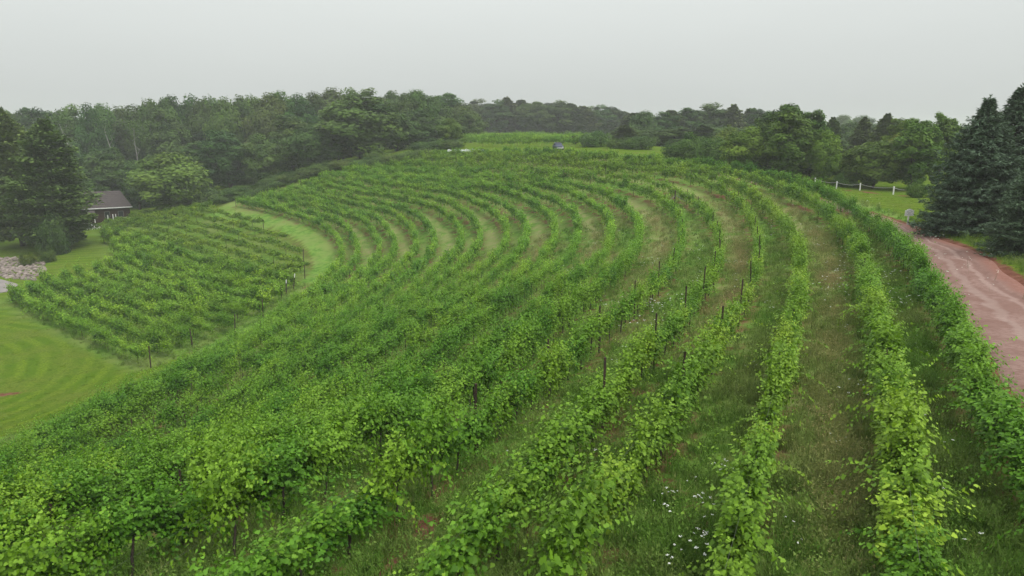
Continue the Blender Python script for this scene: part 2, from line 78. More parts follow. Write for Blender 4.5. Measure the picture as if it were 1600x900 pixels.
TREES=[
('bigpine',-95.9,132.4,26.0,17.6,'dark broad pine at the left end behind the rock bed, taller of two',None,(1.05, 1.15, 1.0)),
('bigpine',-84.9,126.4,23.5,19.2,'dark broad pine above the rock bed, with boughs reaching the brown house',None,(1.15, 1.25, 1.0)),
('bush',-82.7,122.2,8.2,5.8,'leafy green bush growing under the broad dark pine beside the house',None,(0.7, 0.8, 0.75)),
('bush',-80.3,116.0,2.7,2.9,'small leafy shrub at the top edge of the rock bed',None,(1.1, 1.0, 0.7)),
('bush',-82.3,113.8,2.2,2.6,'low olive shrub among the rocks under the pine',None,(1.2, 1.0, 0.7)),
('bush',-86.8,133.6,3.5,3.3,'small dark shrub beside the white picket railing',None,(0.9, 1, 0.9)),
('oak',-82.0,165.7,14.8,18.4,'broad round light green tree behind the top edge of the lower block',None,(1.1, 1.2, 0.85)),
('tall',-109.8,188.2,16.0,12.3,'grey green tree rising right behind the brown roof',None,(0.9, 1, 1)),
('tall',-99.4,182.0,12.8,8.5,'smaller grey green tree left of the broad round tree',None,(0.9, 1, 1)),
('oak',-130.2,205.7,16.3,13.5,'hazy tree behind the white railing, left of the roof',None,(0.85, 0.95, 1)),
('tall',-77.2,187.0,16.7,12.9,'dark blue green tree just right of the broad round tree',None,(0.8, 0.95, 1)),
('tall',-88.9,197.0,14.6,10.3,'dark tree peeking over the right shoulder of the broad round tree',None,(0.8, 0.95, 1)),
('oak',-66.5,185.5,13.0,12.8,'rounded dark green tree at the forest edge above the lowest curved rows',None,(0.9, 1, 0.95)),
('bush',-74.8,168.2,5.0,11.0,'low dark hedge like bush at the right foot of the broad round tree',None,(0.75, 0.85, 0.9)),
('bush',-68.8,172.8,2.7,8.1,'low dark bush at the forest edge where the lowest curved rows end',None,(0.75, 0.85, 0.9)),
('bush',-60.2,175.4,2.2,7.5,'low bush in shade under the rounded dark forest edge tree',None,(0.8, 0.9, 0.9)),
('bush',-48.5,177.9,2.2,8.6,'pale leafy bush at the forest edge beside the ends of the middle rows',None,(1.05, 1.05, 0.85)),
('bush',-33.0,170.4,2.2,6.9,'leafy bush at the forest edge beside the ends of the upper rows',None,(1.1, 1.1, 0.85)),
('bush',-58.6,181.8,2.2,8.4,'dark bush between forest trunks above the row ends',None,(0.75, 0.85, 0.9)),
('oak',-41.0,189.2,16.4,26.2,'largest dark green tree at the forest edge, broad crown above the row ends',None,(0.95, 1, 0.85)),
('oak',-52.1,184.4,11.7,15.4,'dark green tree leaning on the left side of the largest forest edge tree',None,(0.85, 0.95, 0.9)),
('tall',-62.2,198.4,16.2,12.9,'grey green tree with narrow crown left of the largest tree',None,(0.95, 1, 1)),
('oak',-32.2,193.7,10.1,14.2,'dark green tree on the right side of the largest forest edge tree',None,(0.85, 0.95, 0.9)),
('tall',-26.9,204.1,10.6,13.1,'grey green tree behind the low bush by the white sheeting',None,(0.95, 1, 1)),
('oak',-16.4,183.8,6.9,7.8,'small round yellow green tree standing before the forest at the upper field corner',None,(1.5, 1.35, 0.9)),
('bush',-21.2,175.4,2.9,9.7,'low grey green bush left of the white sheeting',None,(0.95, 1, 0.95)),
('bush',-14.6,173.4,2.2,6.4,'low grey bush directly behind the white sheeting',None,(0.9, 0.95, 0.95)),
('tall',-47.0,195.1,12.6,10.8,'olive tree in front of the largest crown, on its left',None,(1.05, 1.05, 0.85)),
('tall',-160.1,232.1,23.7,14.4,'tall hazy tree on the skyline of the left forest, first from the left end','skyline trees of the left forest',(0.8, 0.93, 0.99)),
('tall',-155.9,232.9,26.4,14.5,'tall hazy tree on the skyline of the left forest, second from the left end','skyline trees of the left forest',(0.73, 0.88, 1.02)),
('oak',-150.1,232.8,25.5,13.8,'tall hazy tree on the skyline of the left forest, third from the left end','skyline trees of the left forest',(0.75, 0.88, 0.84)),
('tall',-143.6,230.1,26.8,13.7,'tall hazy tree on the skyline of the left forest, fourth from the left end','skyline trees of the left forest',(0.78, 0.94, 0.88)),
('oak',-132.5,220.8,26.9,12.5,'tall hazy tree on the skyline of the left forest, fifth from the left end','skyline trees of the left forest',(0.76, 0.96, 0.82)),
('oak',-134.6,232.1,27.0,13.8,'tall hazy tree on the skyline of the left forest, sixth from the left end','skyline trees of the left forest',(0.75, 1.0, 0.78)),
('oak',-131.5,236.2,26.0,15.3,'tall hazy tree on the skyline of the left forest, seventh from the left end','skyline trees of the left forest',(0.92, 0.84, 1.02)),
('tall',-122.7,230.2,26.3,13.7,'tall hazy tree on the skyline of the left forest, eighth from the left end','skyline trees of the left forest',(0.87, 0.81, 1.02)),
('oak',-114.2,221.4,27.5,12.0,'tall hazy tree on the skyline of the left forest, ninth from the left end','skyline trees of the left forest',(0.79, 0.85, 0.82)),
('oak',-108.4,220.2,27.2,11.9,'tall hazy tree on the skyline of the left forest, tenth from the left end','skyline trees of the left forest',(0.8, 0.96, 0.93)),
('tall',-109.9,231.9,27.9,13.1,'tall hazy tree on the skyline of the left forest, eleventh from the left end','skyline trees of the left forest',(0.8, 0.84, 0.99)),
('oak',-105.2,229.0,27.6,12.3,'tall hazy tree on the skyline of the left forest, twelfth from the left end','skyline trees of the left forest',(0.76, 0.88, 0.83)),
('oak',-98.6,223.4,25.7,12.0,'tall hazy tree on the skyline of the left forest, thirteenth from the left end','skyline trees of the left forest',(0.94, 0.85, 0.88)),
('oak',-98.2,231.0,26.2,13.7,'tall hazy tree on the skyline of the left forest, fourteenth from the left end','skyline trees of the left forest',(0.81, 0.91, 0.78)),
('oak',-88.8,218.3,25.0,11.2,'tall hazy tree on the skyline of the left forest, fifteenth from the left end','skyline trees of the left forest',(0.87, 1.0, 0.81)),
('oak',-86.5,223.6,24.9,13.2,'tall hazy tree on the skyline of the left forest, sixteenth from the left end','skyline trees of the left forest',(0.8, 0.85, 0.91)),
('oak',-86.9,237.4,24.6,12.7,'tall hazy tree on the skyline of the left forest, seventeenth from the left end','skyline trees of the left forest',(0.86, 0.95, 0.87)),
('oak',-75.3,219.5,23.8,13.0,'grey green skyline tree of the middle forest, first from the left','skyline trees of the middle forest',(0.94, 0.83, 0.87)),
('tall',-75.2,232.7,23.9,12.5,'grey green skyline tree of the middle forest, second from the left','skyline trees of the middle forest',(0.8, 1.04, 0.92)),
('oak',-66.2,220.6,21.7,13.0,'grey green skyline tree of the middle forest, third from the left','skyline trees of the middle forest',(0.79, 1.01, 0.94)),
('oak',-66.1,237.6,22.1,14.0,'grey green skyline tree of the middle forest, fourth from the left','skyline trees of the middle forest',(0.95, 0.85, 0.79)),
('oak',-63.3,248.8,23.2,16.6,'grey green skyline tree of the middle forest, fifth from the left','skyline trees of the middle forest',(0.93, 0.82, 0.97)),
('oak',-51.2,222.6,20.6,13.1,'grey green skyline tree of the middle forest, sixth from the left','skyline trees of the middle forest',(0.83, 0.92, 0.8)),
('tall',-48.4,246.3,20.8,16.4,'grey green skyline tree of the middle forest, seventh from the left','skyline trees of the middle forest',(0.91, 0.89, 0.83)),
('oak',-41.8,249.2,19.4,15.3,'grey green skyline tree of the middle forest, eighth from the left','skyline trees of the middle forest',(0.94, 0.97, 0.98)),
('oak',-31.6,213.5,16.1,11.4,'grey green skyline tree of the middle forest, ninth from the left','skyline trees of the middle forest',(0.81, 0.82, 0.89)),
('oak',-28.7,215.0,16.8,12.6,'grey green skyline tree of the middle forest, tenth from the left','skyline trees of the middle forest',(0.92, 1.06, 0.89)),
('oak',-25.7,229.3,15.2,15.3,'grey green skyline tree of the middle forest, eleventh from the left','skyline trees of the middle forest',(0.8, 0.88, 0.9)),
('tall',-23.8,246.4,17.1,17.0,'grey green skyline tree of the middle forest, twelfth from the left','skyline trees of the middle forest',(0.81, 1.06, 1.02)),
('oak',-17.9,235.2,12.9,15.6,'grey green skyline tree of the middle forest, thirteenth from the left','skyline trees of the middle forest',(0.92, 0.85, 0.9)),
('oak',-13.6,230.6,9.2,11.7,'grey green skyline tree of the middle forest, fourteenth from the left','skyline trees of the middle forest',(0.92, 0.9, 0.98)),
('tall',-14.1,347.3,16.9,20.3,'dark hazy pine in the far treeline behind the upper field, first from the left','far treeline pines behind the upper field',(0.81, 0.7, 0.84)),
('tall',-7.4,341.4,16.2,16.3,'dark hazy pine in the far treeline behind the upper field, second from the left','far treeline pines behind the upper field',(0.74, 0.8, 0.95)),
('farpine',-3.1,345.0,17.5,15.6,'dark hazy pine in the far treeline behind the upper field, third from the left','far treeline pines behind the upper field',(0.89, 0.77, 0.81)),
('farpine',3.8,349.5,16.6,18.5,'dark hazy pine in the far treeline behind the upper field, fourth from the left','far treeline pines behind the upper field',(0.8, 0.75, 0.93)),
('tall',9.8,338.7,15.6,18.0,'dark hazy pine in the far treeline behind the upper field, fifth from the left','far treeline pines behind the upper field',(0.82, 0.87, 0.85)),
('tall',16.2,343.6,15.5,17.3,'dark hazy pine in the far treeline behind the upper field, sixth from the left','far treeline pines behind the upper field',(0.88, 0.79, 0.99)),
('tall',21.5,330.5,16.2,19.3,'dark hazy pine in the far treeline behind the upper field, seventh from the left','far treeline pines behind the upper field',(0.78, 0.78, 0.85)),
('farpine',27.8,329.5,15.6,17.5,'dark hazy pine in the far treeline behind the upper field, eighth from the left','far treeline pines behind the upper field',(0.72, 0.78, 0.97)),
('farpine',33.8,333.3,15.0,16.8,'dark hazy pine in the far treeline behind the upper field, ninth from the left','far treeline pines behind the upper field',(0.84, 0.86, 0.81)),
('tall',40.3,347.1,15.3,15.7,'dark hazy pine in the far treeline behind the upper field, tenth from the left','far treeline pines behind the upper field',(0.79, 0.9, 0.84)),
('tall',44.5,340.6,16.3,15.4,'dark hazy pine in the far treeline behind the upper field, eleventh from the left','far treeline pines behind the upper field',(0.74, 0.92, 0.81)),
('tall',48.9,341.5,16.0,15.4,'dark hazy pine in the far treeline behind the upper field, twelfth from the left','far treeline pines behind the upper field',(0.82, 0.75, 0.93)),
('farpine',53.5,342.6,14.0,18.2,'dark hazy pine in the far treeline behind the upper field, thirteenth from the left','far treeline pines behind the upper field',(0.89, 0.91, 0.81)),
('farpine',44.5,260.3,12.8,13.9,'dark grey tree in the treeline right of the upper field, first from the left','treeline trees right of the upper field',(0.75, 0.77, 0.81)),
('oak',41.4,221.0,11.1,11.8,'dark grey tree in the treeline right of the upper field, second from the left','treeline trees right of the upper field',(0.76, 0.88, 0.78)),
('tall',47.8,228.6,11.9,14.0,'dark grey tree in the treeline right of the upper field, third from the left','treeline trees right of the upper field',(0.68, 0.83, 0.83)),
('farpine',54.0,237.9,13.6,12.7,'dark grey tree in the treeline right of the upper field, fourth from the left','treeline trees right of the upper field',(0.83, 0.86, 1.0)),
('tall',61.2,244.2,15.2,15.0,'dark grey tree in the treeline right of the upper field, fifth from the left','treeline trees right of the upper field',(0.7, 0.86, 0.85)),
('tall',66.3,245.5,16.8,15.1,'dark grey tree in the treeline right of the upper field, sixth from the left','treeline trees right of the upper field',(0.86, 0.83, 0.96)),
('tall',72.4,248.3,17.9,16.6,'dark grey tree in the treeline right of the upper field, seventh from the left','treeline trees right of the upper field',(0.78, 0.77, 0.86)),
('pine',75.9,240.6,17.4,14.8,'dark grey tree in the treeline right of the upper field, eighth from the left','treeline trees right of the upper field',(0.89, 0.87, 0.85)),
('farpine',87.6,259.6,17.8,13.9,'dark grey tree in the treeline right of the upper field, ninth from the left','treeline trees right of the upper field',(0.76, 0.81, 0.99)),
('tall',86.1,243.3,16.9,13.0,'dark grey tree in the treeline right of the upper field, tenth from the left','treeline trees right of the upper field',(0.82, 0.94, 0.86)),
('bush',19.2,161.3,3.8,7.7,'dark blue green rounded tree just behind the crest, right of the purple shrub',None,(0.75, 1.0, 1.0)),
('bush',28.0,153.0,3.0,7.9,'dark green rounded bush at the crest, next bush right of the blue green one',None,(0.85, 0.95, 0.85)),
('bush',23.0,155.0,2.2,4.3,'small pale bush between two dark rounded bushes on the crest',None,(1.2, 1.15, 0.9)),
('tall',15.1,169.4,2.2,2.6,'small dark purple leaved shrub standing right of the parked car',None,(0.55, 0.35, 0.6)),
('bush',25.9,159.0,2.2,3.2,'small dark purple shrub at the left foot of the crest bush',None,(0.6, 0.45, 0.6)),
('bush',32.9,132.2,4.9,8.0,'dark vine covered bush at the crest, left end of the right hand wood',None,(1.12, 1.18, 0.83)),
('bush',36.6,125.9,4.9,6.5,'dark green bush covered in creepers behind the road side rows',None,(0.94, 1.12, 0.83)),
('oak',39.0,115.4,7.2,9.0,'bright green round tree behind the road side vine rows',None,(1.47, 1.53, 0.83)),
('bush',40.3,130.1,6.3,7.2,'olive green thicket with bare twigs behind the bright round tree',None,(1.3, 1.18, 0.94)),
('tall',43.3,109.1,11.5,8.5,'tallest leafy tree of the right hand wood, hung with creepers',None,(1.3, 1.3, 0.89)),
('tall',43.9,117.5,10.2,7.0,'leafy tree on the left shoulder of the tallest tree',None,(1.18, 1.18, 0.94)),
('tall',48.5,113.2,10.6,6.3,'dark leafy tree on the right shoulder of the tallest tree',None,(1.0, 1.12, 0.94)),
('oak',48.1,106.9,8.0,5.2,'bright creeper hung tree above the left end of the rope fence',None,(1.36, 1.47, 0.83)),
('pine',69.6,152.4,9.4,6.2,'dark pine in the gap right of the tallest leafy tree',None,(0.94, 1.0, 1.0)),
('oak',192.3,408.8,17.7,17.2,'pale hazy tree dome on the far skyline, left half',None,(0.94, 1.0, 1.12)),
('oak',206.8,413.9,17.8,17.5,'pale hazy tree dome on the far skyline, right half',None,(0.94, 1.0, 1.12)),
('pine',75.2,150.3,9.4,7.5,'dark pine under the hazy dome, left of the wood corner',None,(0.89, 0.94, 0.94)),
('pine',76.8,144.1,10.2,8.0,'dark pine beside the yellow tinted tree',None,(0.89, 0.94, 0.94)),
('oak',53.9,102.7,6.8,8.4,'round dark bushy tree right behind the rope fence posts',None,(1.12, 1.12, 0.89)),
('oak',61.9,113.1,7.2,5.2,'yellow tinted tree behind the round bushy tree',None,(1.89, 1.36, 0.71)),
('tall',57.4,98.6,10.0,6.6,'tall green tree with bare top twigs, left of the blue spruce',None,(1.18, 1.3, 0.83)),
('tall',65.3,117.2,9.7,5.9,'bright topped tree between the dark pine and the spruce',None,(1.53, 1.47, 0.83)),
('oak',53.6,109.0,5.1,6.1,'olive green tree filling the wood edge above the mown field',None,(1.18, 1.18, 0.89)),
('tall',62.2,100.7,10.8,4.7,'green tree half hidden behind the tip of the blue spruce',None,(1.06, 1.18, 0.94)),
('bush',50.8,86.2,2.2,2.7,'low green shrub at the right end of the rope fence',None,(1.3, 1.3, 0.83)),
('bush',50.6,104.8,2.3,3.9,'low dark shrub under the wood edge by the rope fence',None,(1.24, 1.36, 1.18)),
('bush',-67.0,160.4,2.2,7.5,'low hedge bush along the wood edge above the row ends, first from left','bushes along the wood edge',(0.85, 0.92, 0.85)),
('bush',-62.8,160.5,2.2,8.6,'low hedge bush along the wood edge above the row ends, second from left','bushes along the wood edge',(0.88, 1.01, 0.85)),
('bush',-59.3,161.8,2.2,8.6,'low hedge bush along the wood edge above the row ends, third from left','bushes along the wood edge',(0.92, 0.92, 0.85)),
('bush',-55.7,163.1,2.2,8.8,'low hedge bush along the wood edge above the row ends, fourth from left','bushes along the wood edge',(0.9, 0.94, 0.85)),
('bush',-51.8,163.3,2.2,7.4,'low hedge bush along the wood edge above the row ends, fifth from left','bushes along the wood edge',(1.0, 0.95, 0.85)),
('bush',-47.8,164.5,2.2,7.3,'low hedge bush along the wood edge above the row ends, sixth from left','bushes along the wood edge',(0.9, 0.9, 0.85)),
('bush',-43.9,164.8,2.2,8.1,'low hedge bush along the wood edge above the row ends, seventh from left','bushes along the wood edge',(0.89, 0.92, 0.85)),
('bush',-39.4,163.9,2.2,8.3,'low hedge bush along the wood edge above the row ends, eighth from left','bushes along the wood edge',(0.97, 0.88, 0.85)),
('bush',-35.2,163.1,2.2,7.8,'low hedge bush along the wood edge above the row ends, ninth from left','bushes along the wood edge',(0.85, 1.01, 0.85)),
('bush',-31.1,162.3,2.2,8.2,'low hedge bush along the wood edge above the row ends, tenth from left','bushes along the wood edge',(0.85, 0.92, 0.85)),
('bush',-27.3,161.4,2.5,6.9,'low hedge bush along the wood edge above the row ends, eleventh from left','bushes along the wood edge',(1.0, 0.92, 0.85)),
('bush',-23.8,161.5,2.6,7.8,'low hedge bush along the wood edge above the row ends, twelfth from left','bushes along the wood edge',(0.89, 0.97, 0.85)),
('bush',-20.3,162.7,2.5,7.9,'low hedge bush along the wood edge above the row ends, thirteenth from left','bushes along the wood edge',(0.95, 0.9, 0.85)),
('spruce',36.2,53.6,10.3,8.3,'blue grey spruce beside the dirt road, nearest the white sign',None,(0.92, 1.08, 0.85)),
('spruce',40.8,56.7,11.1,8.5,'taller blue grey spruce standing right of the one by the sign',None,(0.88, 1.04, 0.82)),
('spruce',39.0,46.5,8.0,7.9,'spruce mostly out of view behind the two blue grey ones',None,(0.85, 1.0, 0.75)),
('spruce',33.1,42.4,6.8,6.0,'smaller greener spruce in front of the two blue grey spruces',None,(0.9, 1.05, 0.75)),
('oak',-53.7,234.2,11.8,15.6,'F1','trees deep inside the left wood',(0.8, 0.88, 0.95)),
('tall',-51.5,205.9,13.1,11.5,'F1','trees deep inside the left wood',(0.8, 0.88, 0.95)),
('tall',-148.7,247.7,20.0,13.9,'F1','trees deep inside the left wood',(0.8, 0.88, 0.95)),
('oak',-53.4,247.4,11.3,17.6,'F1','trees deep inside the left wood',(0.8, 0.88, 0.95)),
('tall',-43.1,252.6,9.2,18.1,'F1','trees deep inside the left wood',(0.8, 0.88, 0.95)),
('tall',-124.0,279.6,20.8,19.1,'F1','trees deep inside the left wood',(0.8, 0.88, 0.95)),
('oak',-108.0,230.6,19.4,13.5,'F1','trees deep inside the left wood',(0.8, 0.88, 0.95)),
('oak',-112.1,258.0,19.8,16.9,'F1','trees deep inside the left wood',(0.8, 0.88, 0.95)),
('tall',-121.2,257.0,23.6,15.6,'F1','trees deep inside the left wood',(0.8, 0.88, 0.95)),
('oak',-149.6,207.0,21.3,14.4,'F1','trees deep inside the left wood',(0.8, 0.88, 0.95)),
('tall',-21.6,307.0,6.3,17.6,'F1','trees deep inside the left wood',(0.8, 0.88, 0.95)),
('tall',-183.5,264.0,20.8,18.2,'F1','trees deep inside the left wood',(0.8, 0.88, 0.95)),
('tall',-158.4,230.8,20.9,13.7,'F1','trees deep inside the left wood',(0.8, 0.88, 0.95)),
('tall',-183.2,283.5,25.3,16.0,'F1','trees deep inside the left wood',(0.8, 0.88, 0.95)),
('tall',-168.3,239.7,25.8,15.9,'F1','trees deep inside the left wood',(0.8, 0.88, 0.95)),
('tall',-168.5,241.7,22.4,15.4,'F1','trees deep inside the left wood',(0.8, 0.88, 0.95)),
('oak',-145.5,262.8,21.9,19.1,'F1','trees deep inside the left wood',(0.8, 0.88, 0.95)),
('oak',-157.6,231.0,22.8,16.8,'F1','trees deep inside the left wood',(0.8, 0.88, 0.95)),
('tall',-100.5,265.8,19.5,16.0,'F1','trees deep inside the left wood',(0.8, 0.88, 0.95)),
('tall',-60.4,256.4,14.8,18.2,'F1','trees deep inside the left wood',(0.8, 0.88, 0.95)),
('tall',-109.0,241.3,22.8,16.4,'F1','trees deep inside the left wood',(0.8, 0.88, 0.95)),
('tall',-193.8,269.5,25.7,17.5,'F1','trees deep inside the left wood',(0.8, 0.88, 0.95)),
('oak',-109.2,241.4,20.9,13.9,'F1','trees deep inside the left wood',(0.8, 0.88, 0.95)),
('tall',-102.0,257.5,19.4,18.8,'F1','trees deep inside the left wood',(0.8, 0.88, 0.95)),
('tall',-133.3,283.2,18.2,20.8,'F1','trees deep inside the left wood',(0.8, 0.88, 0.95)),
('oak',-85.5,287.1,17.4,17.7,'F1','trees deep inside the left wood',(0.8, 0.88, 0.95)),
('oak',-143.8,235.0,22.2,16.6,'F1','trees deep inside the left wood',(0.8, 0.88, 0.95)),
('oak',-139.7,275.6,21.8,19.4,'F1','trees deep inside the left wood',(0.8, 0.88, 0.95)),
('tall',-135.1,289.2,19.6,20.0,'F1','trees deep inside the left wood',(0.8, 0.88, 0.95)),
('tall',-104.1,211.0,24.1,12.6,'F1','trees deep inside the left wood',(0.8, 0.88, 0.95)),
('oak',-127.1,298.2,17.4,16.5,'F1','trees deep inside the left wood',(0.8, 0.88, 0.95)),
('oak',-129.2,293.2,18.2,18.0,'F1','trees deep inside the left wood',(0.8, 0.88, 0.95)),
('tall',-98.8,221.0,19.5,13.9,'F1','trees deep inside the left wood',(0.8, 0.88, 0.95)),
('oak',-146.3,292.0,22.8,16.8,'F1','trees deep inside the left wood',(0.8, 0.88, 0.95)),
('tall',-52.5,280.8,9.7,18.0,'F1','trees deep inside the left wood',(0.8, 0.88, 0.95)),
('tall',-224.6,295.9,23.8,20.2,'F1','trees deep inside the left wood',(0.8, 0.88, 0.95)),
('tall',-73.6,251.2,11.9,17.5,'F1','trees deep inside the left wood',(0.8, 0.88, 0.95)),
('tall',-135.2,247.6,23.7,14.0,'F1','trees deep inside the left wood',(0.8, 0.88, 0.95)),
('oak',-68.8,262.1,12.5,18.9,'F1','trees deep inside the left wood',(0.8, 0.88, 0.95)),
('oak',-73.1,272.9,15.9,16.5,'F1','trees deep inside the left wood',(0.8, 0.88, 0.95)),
('tall',123.1,223.5,11.5,13.1,'F2','trees deep inside the right wood',(0.8, 0.88, 0.88)),
('pine',47.8,176.5,5.9,12.9,'F2','trees deep inside the right wood',(0.8, 0.88, 0.88)),
('pine',29.0,178.0,4.7,9.9,'F2','trees deep inside the right wood',(0.8, 0.88, 0.88)),
('pine',110.0,243.0,12.1,17.7,'F2','trees deep inside the right wood',(0.8, 0.88, 0.88)),
('oak',102.5,189.4,11.3,12.1,'F2','trees deep inside the right wood',(0.8, 0.88, 0.88)),
('oak',114.4,218.3,12.2,12.3,'F2','trees deep inside the right wood',(0.8, 0.88, 0.88)),
('oak',59.9,202.2,7.3,14.4,'F2','trees deep inside the right wood',(0.8, 0.88, 0.88)),
('pine',124.1,186.1,11.0,11.7,'F2','trees deep inside the right wood',(0.8, 0.88, 0.88)),
('oak',79.3,178.8,7.7,10.2,'F2','trees deep inside the right wood',(0.8, 0.88, 0.88)),
('tall',126.1,183.8,10.2,10.9,'F2','trees deep inside the right wood',(0.8, 0.88, 0.88)),
('oak',35.8,212.2,6.1,14.7,'F2','trees deep inside the right wood',(0.8, 0.88, 0.88)),
('tall',80.0,182.3,7.5,11.1,'F2','trees deep inside the right wood',(0.8, 0.88, 0.88)),
('tall',92.5,231.5,11.2,13.4,'F2','trees deep inside the right wood',(0.8, 0.88, 0.88)),
('oak',95.4,228.2,10.5,14.0,'F2','trees deep inside the right wood',(0.8, 0.88, 0.88)),
('tall',41.1,179.4,4.8,12.5,'F2','trees deep inside the right wood',(0.8, 0.88, 0.88)),
('oak',148.3,219.7,14.0,15.0,'F2','trees deep inside the right wood',(0.8, 0.88, 0.88)),
('oak',34.9,187.9,4.0,13.4,'F2','trees deep inside the right wood',(0.8, 0.88, 0.88)),
('oak',45.3,228.4,6.5,14.9,'F2','trees deep inside the right wood',(0.8, 0.88, 0.88)),
('tall',139.6,218.8,12.3,13.9,'F2','trees deep inside the right wood',(0.8, 0.88, 0.88)),
('tall',130.5,219.0,11.7,15.0,'F2','trees deep inside the right wood',(0.8, 0.88, 0.88)),
('oak',69.9,230.9,9.5,14.1,'F2','trees deep inside the right wood',(0.8, 0.88, 0.88)),
('oak',59.2,183.0,6.4,11.1,'F2','trees deep inside the right wood',(0.8, 0.88, 0.88)),
('pine',44.1,228.0,8.6,13.1,'F2','trees deep inside the right wood',(0.8, 0.88, 0.88)),
('oak',156.7,231.1,12.0,16.9,'F2','trees deep inside the right wood',(0.8, 0.88, 0.88)),
('oak',91.8,189.1,10.6,11.2,'F2','trees deep inside the right wood',(0.8, 0.88, 0.88)),
('pine',64.9,184.7,6.6,12.7,'F2','trees deep inside the right wood',(0.8, 0.88, 0.88)),
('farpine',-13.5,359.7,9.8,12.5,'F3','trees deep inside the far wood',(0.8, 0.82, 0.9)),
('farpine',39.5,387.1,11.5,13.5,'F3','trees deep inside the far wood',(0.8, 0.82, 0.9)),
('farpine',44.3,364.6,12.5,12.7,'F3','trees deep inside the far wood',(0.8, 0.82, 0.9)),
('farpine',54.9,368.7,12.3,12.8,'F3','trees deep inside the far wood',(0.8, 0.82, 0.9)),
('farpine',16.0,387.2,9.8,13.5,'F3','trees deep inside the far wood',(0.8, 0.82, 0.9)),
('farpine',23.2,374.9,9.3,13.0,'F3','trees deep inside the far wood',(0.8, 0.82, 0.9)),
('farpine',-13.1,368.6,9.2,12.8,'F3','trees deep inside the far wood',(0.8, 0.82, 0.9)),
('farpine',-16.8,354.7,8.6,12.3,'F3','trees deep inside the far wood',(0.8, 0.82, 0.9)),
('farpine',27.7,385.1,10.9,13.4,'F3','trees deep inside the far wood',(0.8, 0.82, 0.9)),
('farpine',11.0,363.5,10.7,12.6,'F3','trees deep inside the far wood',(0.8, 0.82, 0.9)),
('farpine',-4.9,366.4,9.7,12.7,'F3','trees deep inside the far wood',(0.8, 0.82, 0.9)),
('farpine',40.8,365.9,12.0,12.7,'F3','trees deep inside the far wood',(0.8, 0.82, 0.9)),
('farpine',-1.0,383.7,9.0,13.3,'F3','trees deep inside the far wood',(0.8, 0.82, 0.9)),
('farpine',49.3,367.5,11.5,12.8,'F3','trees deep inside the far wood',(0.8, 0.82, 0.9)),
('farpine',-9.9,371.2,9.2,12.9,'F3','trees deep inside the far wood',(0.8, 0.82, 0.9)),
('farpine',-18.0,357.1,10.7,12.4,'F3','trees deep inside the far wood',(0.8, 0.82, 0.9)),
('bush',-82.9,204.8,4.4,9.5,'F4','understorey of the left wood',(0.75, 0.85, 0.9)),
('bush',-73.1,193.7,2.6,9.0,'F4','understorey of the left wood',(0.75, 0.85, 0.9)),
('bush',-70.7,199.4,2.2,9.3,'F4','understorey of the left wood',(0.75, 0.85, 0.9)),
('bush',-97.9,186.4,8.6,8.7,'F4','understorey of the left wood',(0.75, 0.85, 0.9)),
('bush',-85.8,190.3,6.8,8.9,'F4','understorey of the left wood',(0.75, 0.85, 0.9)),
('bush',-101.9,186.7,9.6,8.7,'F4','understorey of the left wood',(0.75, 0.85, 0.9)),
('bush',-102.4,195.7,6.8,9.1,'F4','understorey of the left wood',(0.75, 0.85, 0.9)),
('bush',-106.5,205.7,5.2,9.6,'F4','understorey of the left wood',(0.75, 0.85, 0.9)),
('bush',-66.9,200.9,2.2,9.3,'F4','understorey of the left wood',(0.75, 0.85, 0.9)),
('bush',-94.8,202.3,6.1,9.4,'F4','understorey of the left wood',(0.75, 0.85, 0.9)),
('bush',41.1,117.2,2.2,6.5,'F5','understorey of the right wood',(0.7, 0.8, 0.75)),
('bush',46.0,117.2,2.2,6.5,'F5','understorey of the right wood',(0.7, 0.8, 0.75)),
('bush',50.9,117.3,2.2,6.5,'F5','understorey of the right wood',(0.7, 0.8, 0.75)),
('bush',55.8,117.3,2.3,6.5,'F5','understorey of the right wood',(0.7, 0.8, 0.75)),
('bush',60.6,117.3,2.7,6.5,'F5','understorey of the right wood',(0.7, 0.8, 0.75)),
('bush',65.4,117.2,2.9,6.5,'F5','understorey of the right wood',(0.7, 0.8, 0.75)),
]


# ------------------------------------------------------------------ ground height
_P = np.array(TP); _SC = 50.0
def _tps(P, lam):
    X = P[:, :2]/_SC; n = len(X); r2 = ((X[:, None]-X[None])**2).sum(-1)
    K = .5*r2*np.log(r2+1e-20) + lam*np.eye(n)
    A = np.zeros((n+3, n+3)); A[:n, :n] = K; A[:n, n] = 1; A[:n, n+1:] = X; A[n, :n] = 1; A[n+1:, :n] = X.T
    b = np.zeros(n+3); b[:n] = P[:, 2]
    return np.linalg.solve(A, b)
_W = _tps(_P, 0.004)
def H(x, y):
    x = np.asarray(x, float); y = np.asarray(y, float); sh = x.shape; x = x.ravel(); y = y.ravel(); o = np.empty(len(x)); n = len(_P)
    for i in range(0, len(x), 20000):
        a = np.clip(x[i:i+20000], -320, 320)/_SC; b = np.clip(y[i:i+20000], -60, 460)/_SC
        r2 = (a[:, None]-_P[:, 0]/_SC)**2 + (b[:, None]-_P[:, 1]/_SC)**2
        o[i:i+20000] = (.5*r2*np.log(r2+1e-20))@_W[:n] + _W[n] + a*_W[n+1] + b*_W[n+2]
    r = np.hypot(x, y); t = np.clip((r-330)/300, 0, 1); t = t*t*(3-2*t)
    return (o*(1-t) + -4.0*t).reshape(sh)
def h1(x, y): return float(H(np.array([x]), np.array([y]))[0])
FPX = 1600*24/36
def project(x, y, z):
    z = z-CAM_Z; sp, cp = math.sin(PITCH), math.cos(PITCH)
    Z = y*cp-z*sp; u = y*sp+z*cp
    return 800+FPX*x/np.maximum(Z, .01), 450-FPX*u/np.maximum(Z, .01), Z
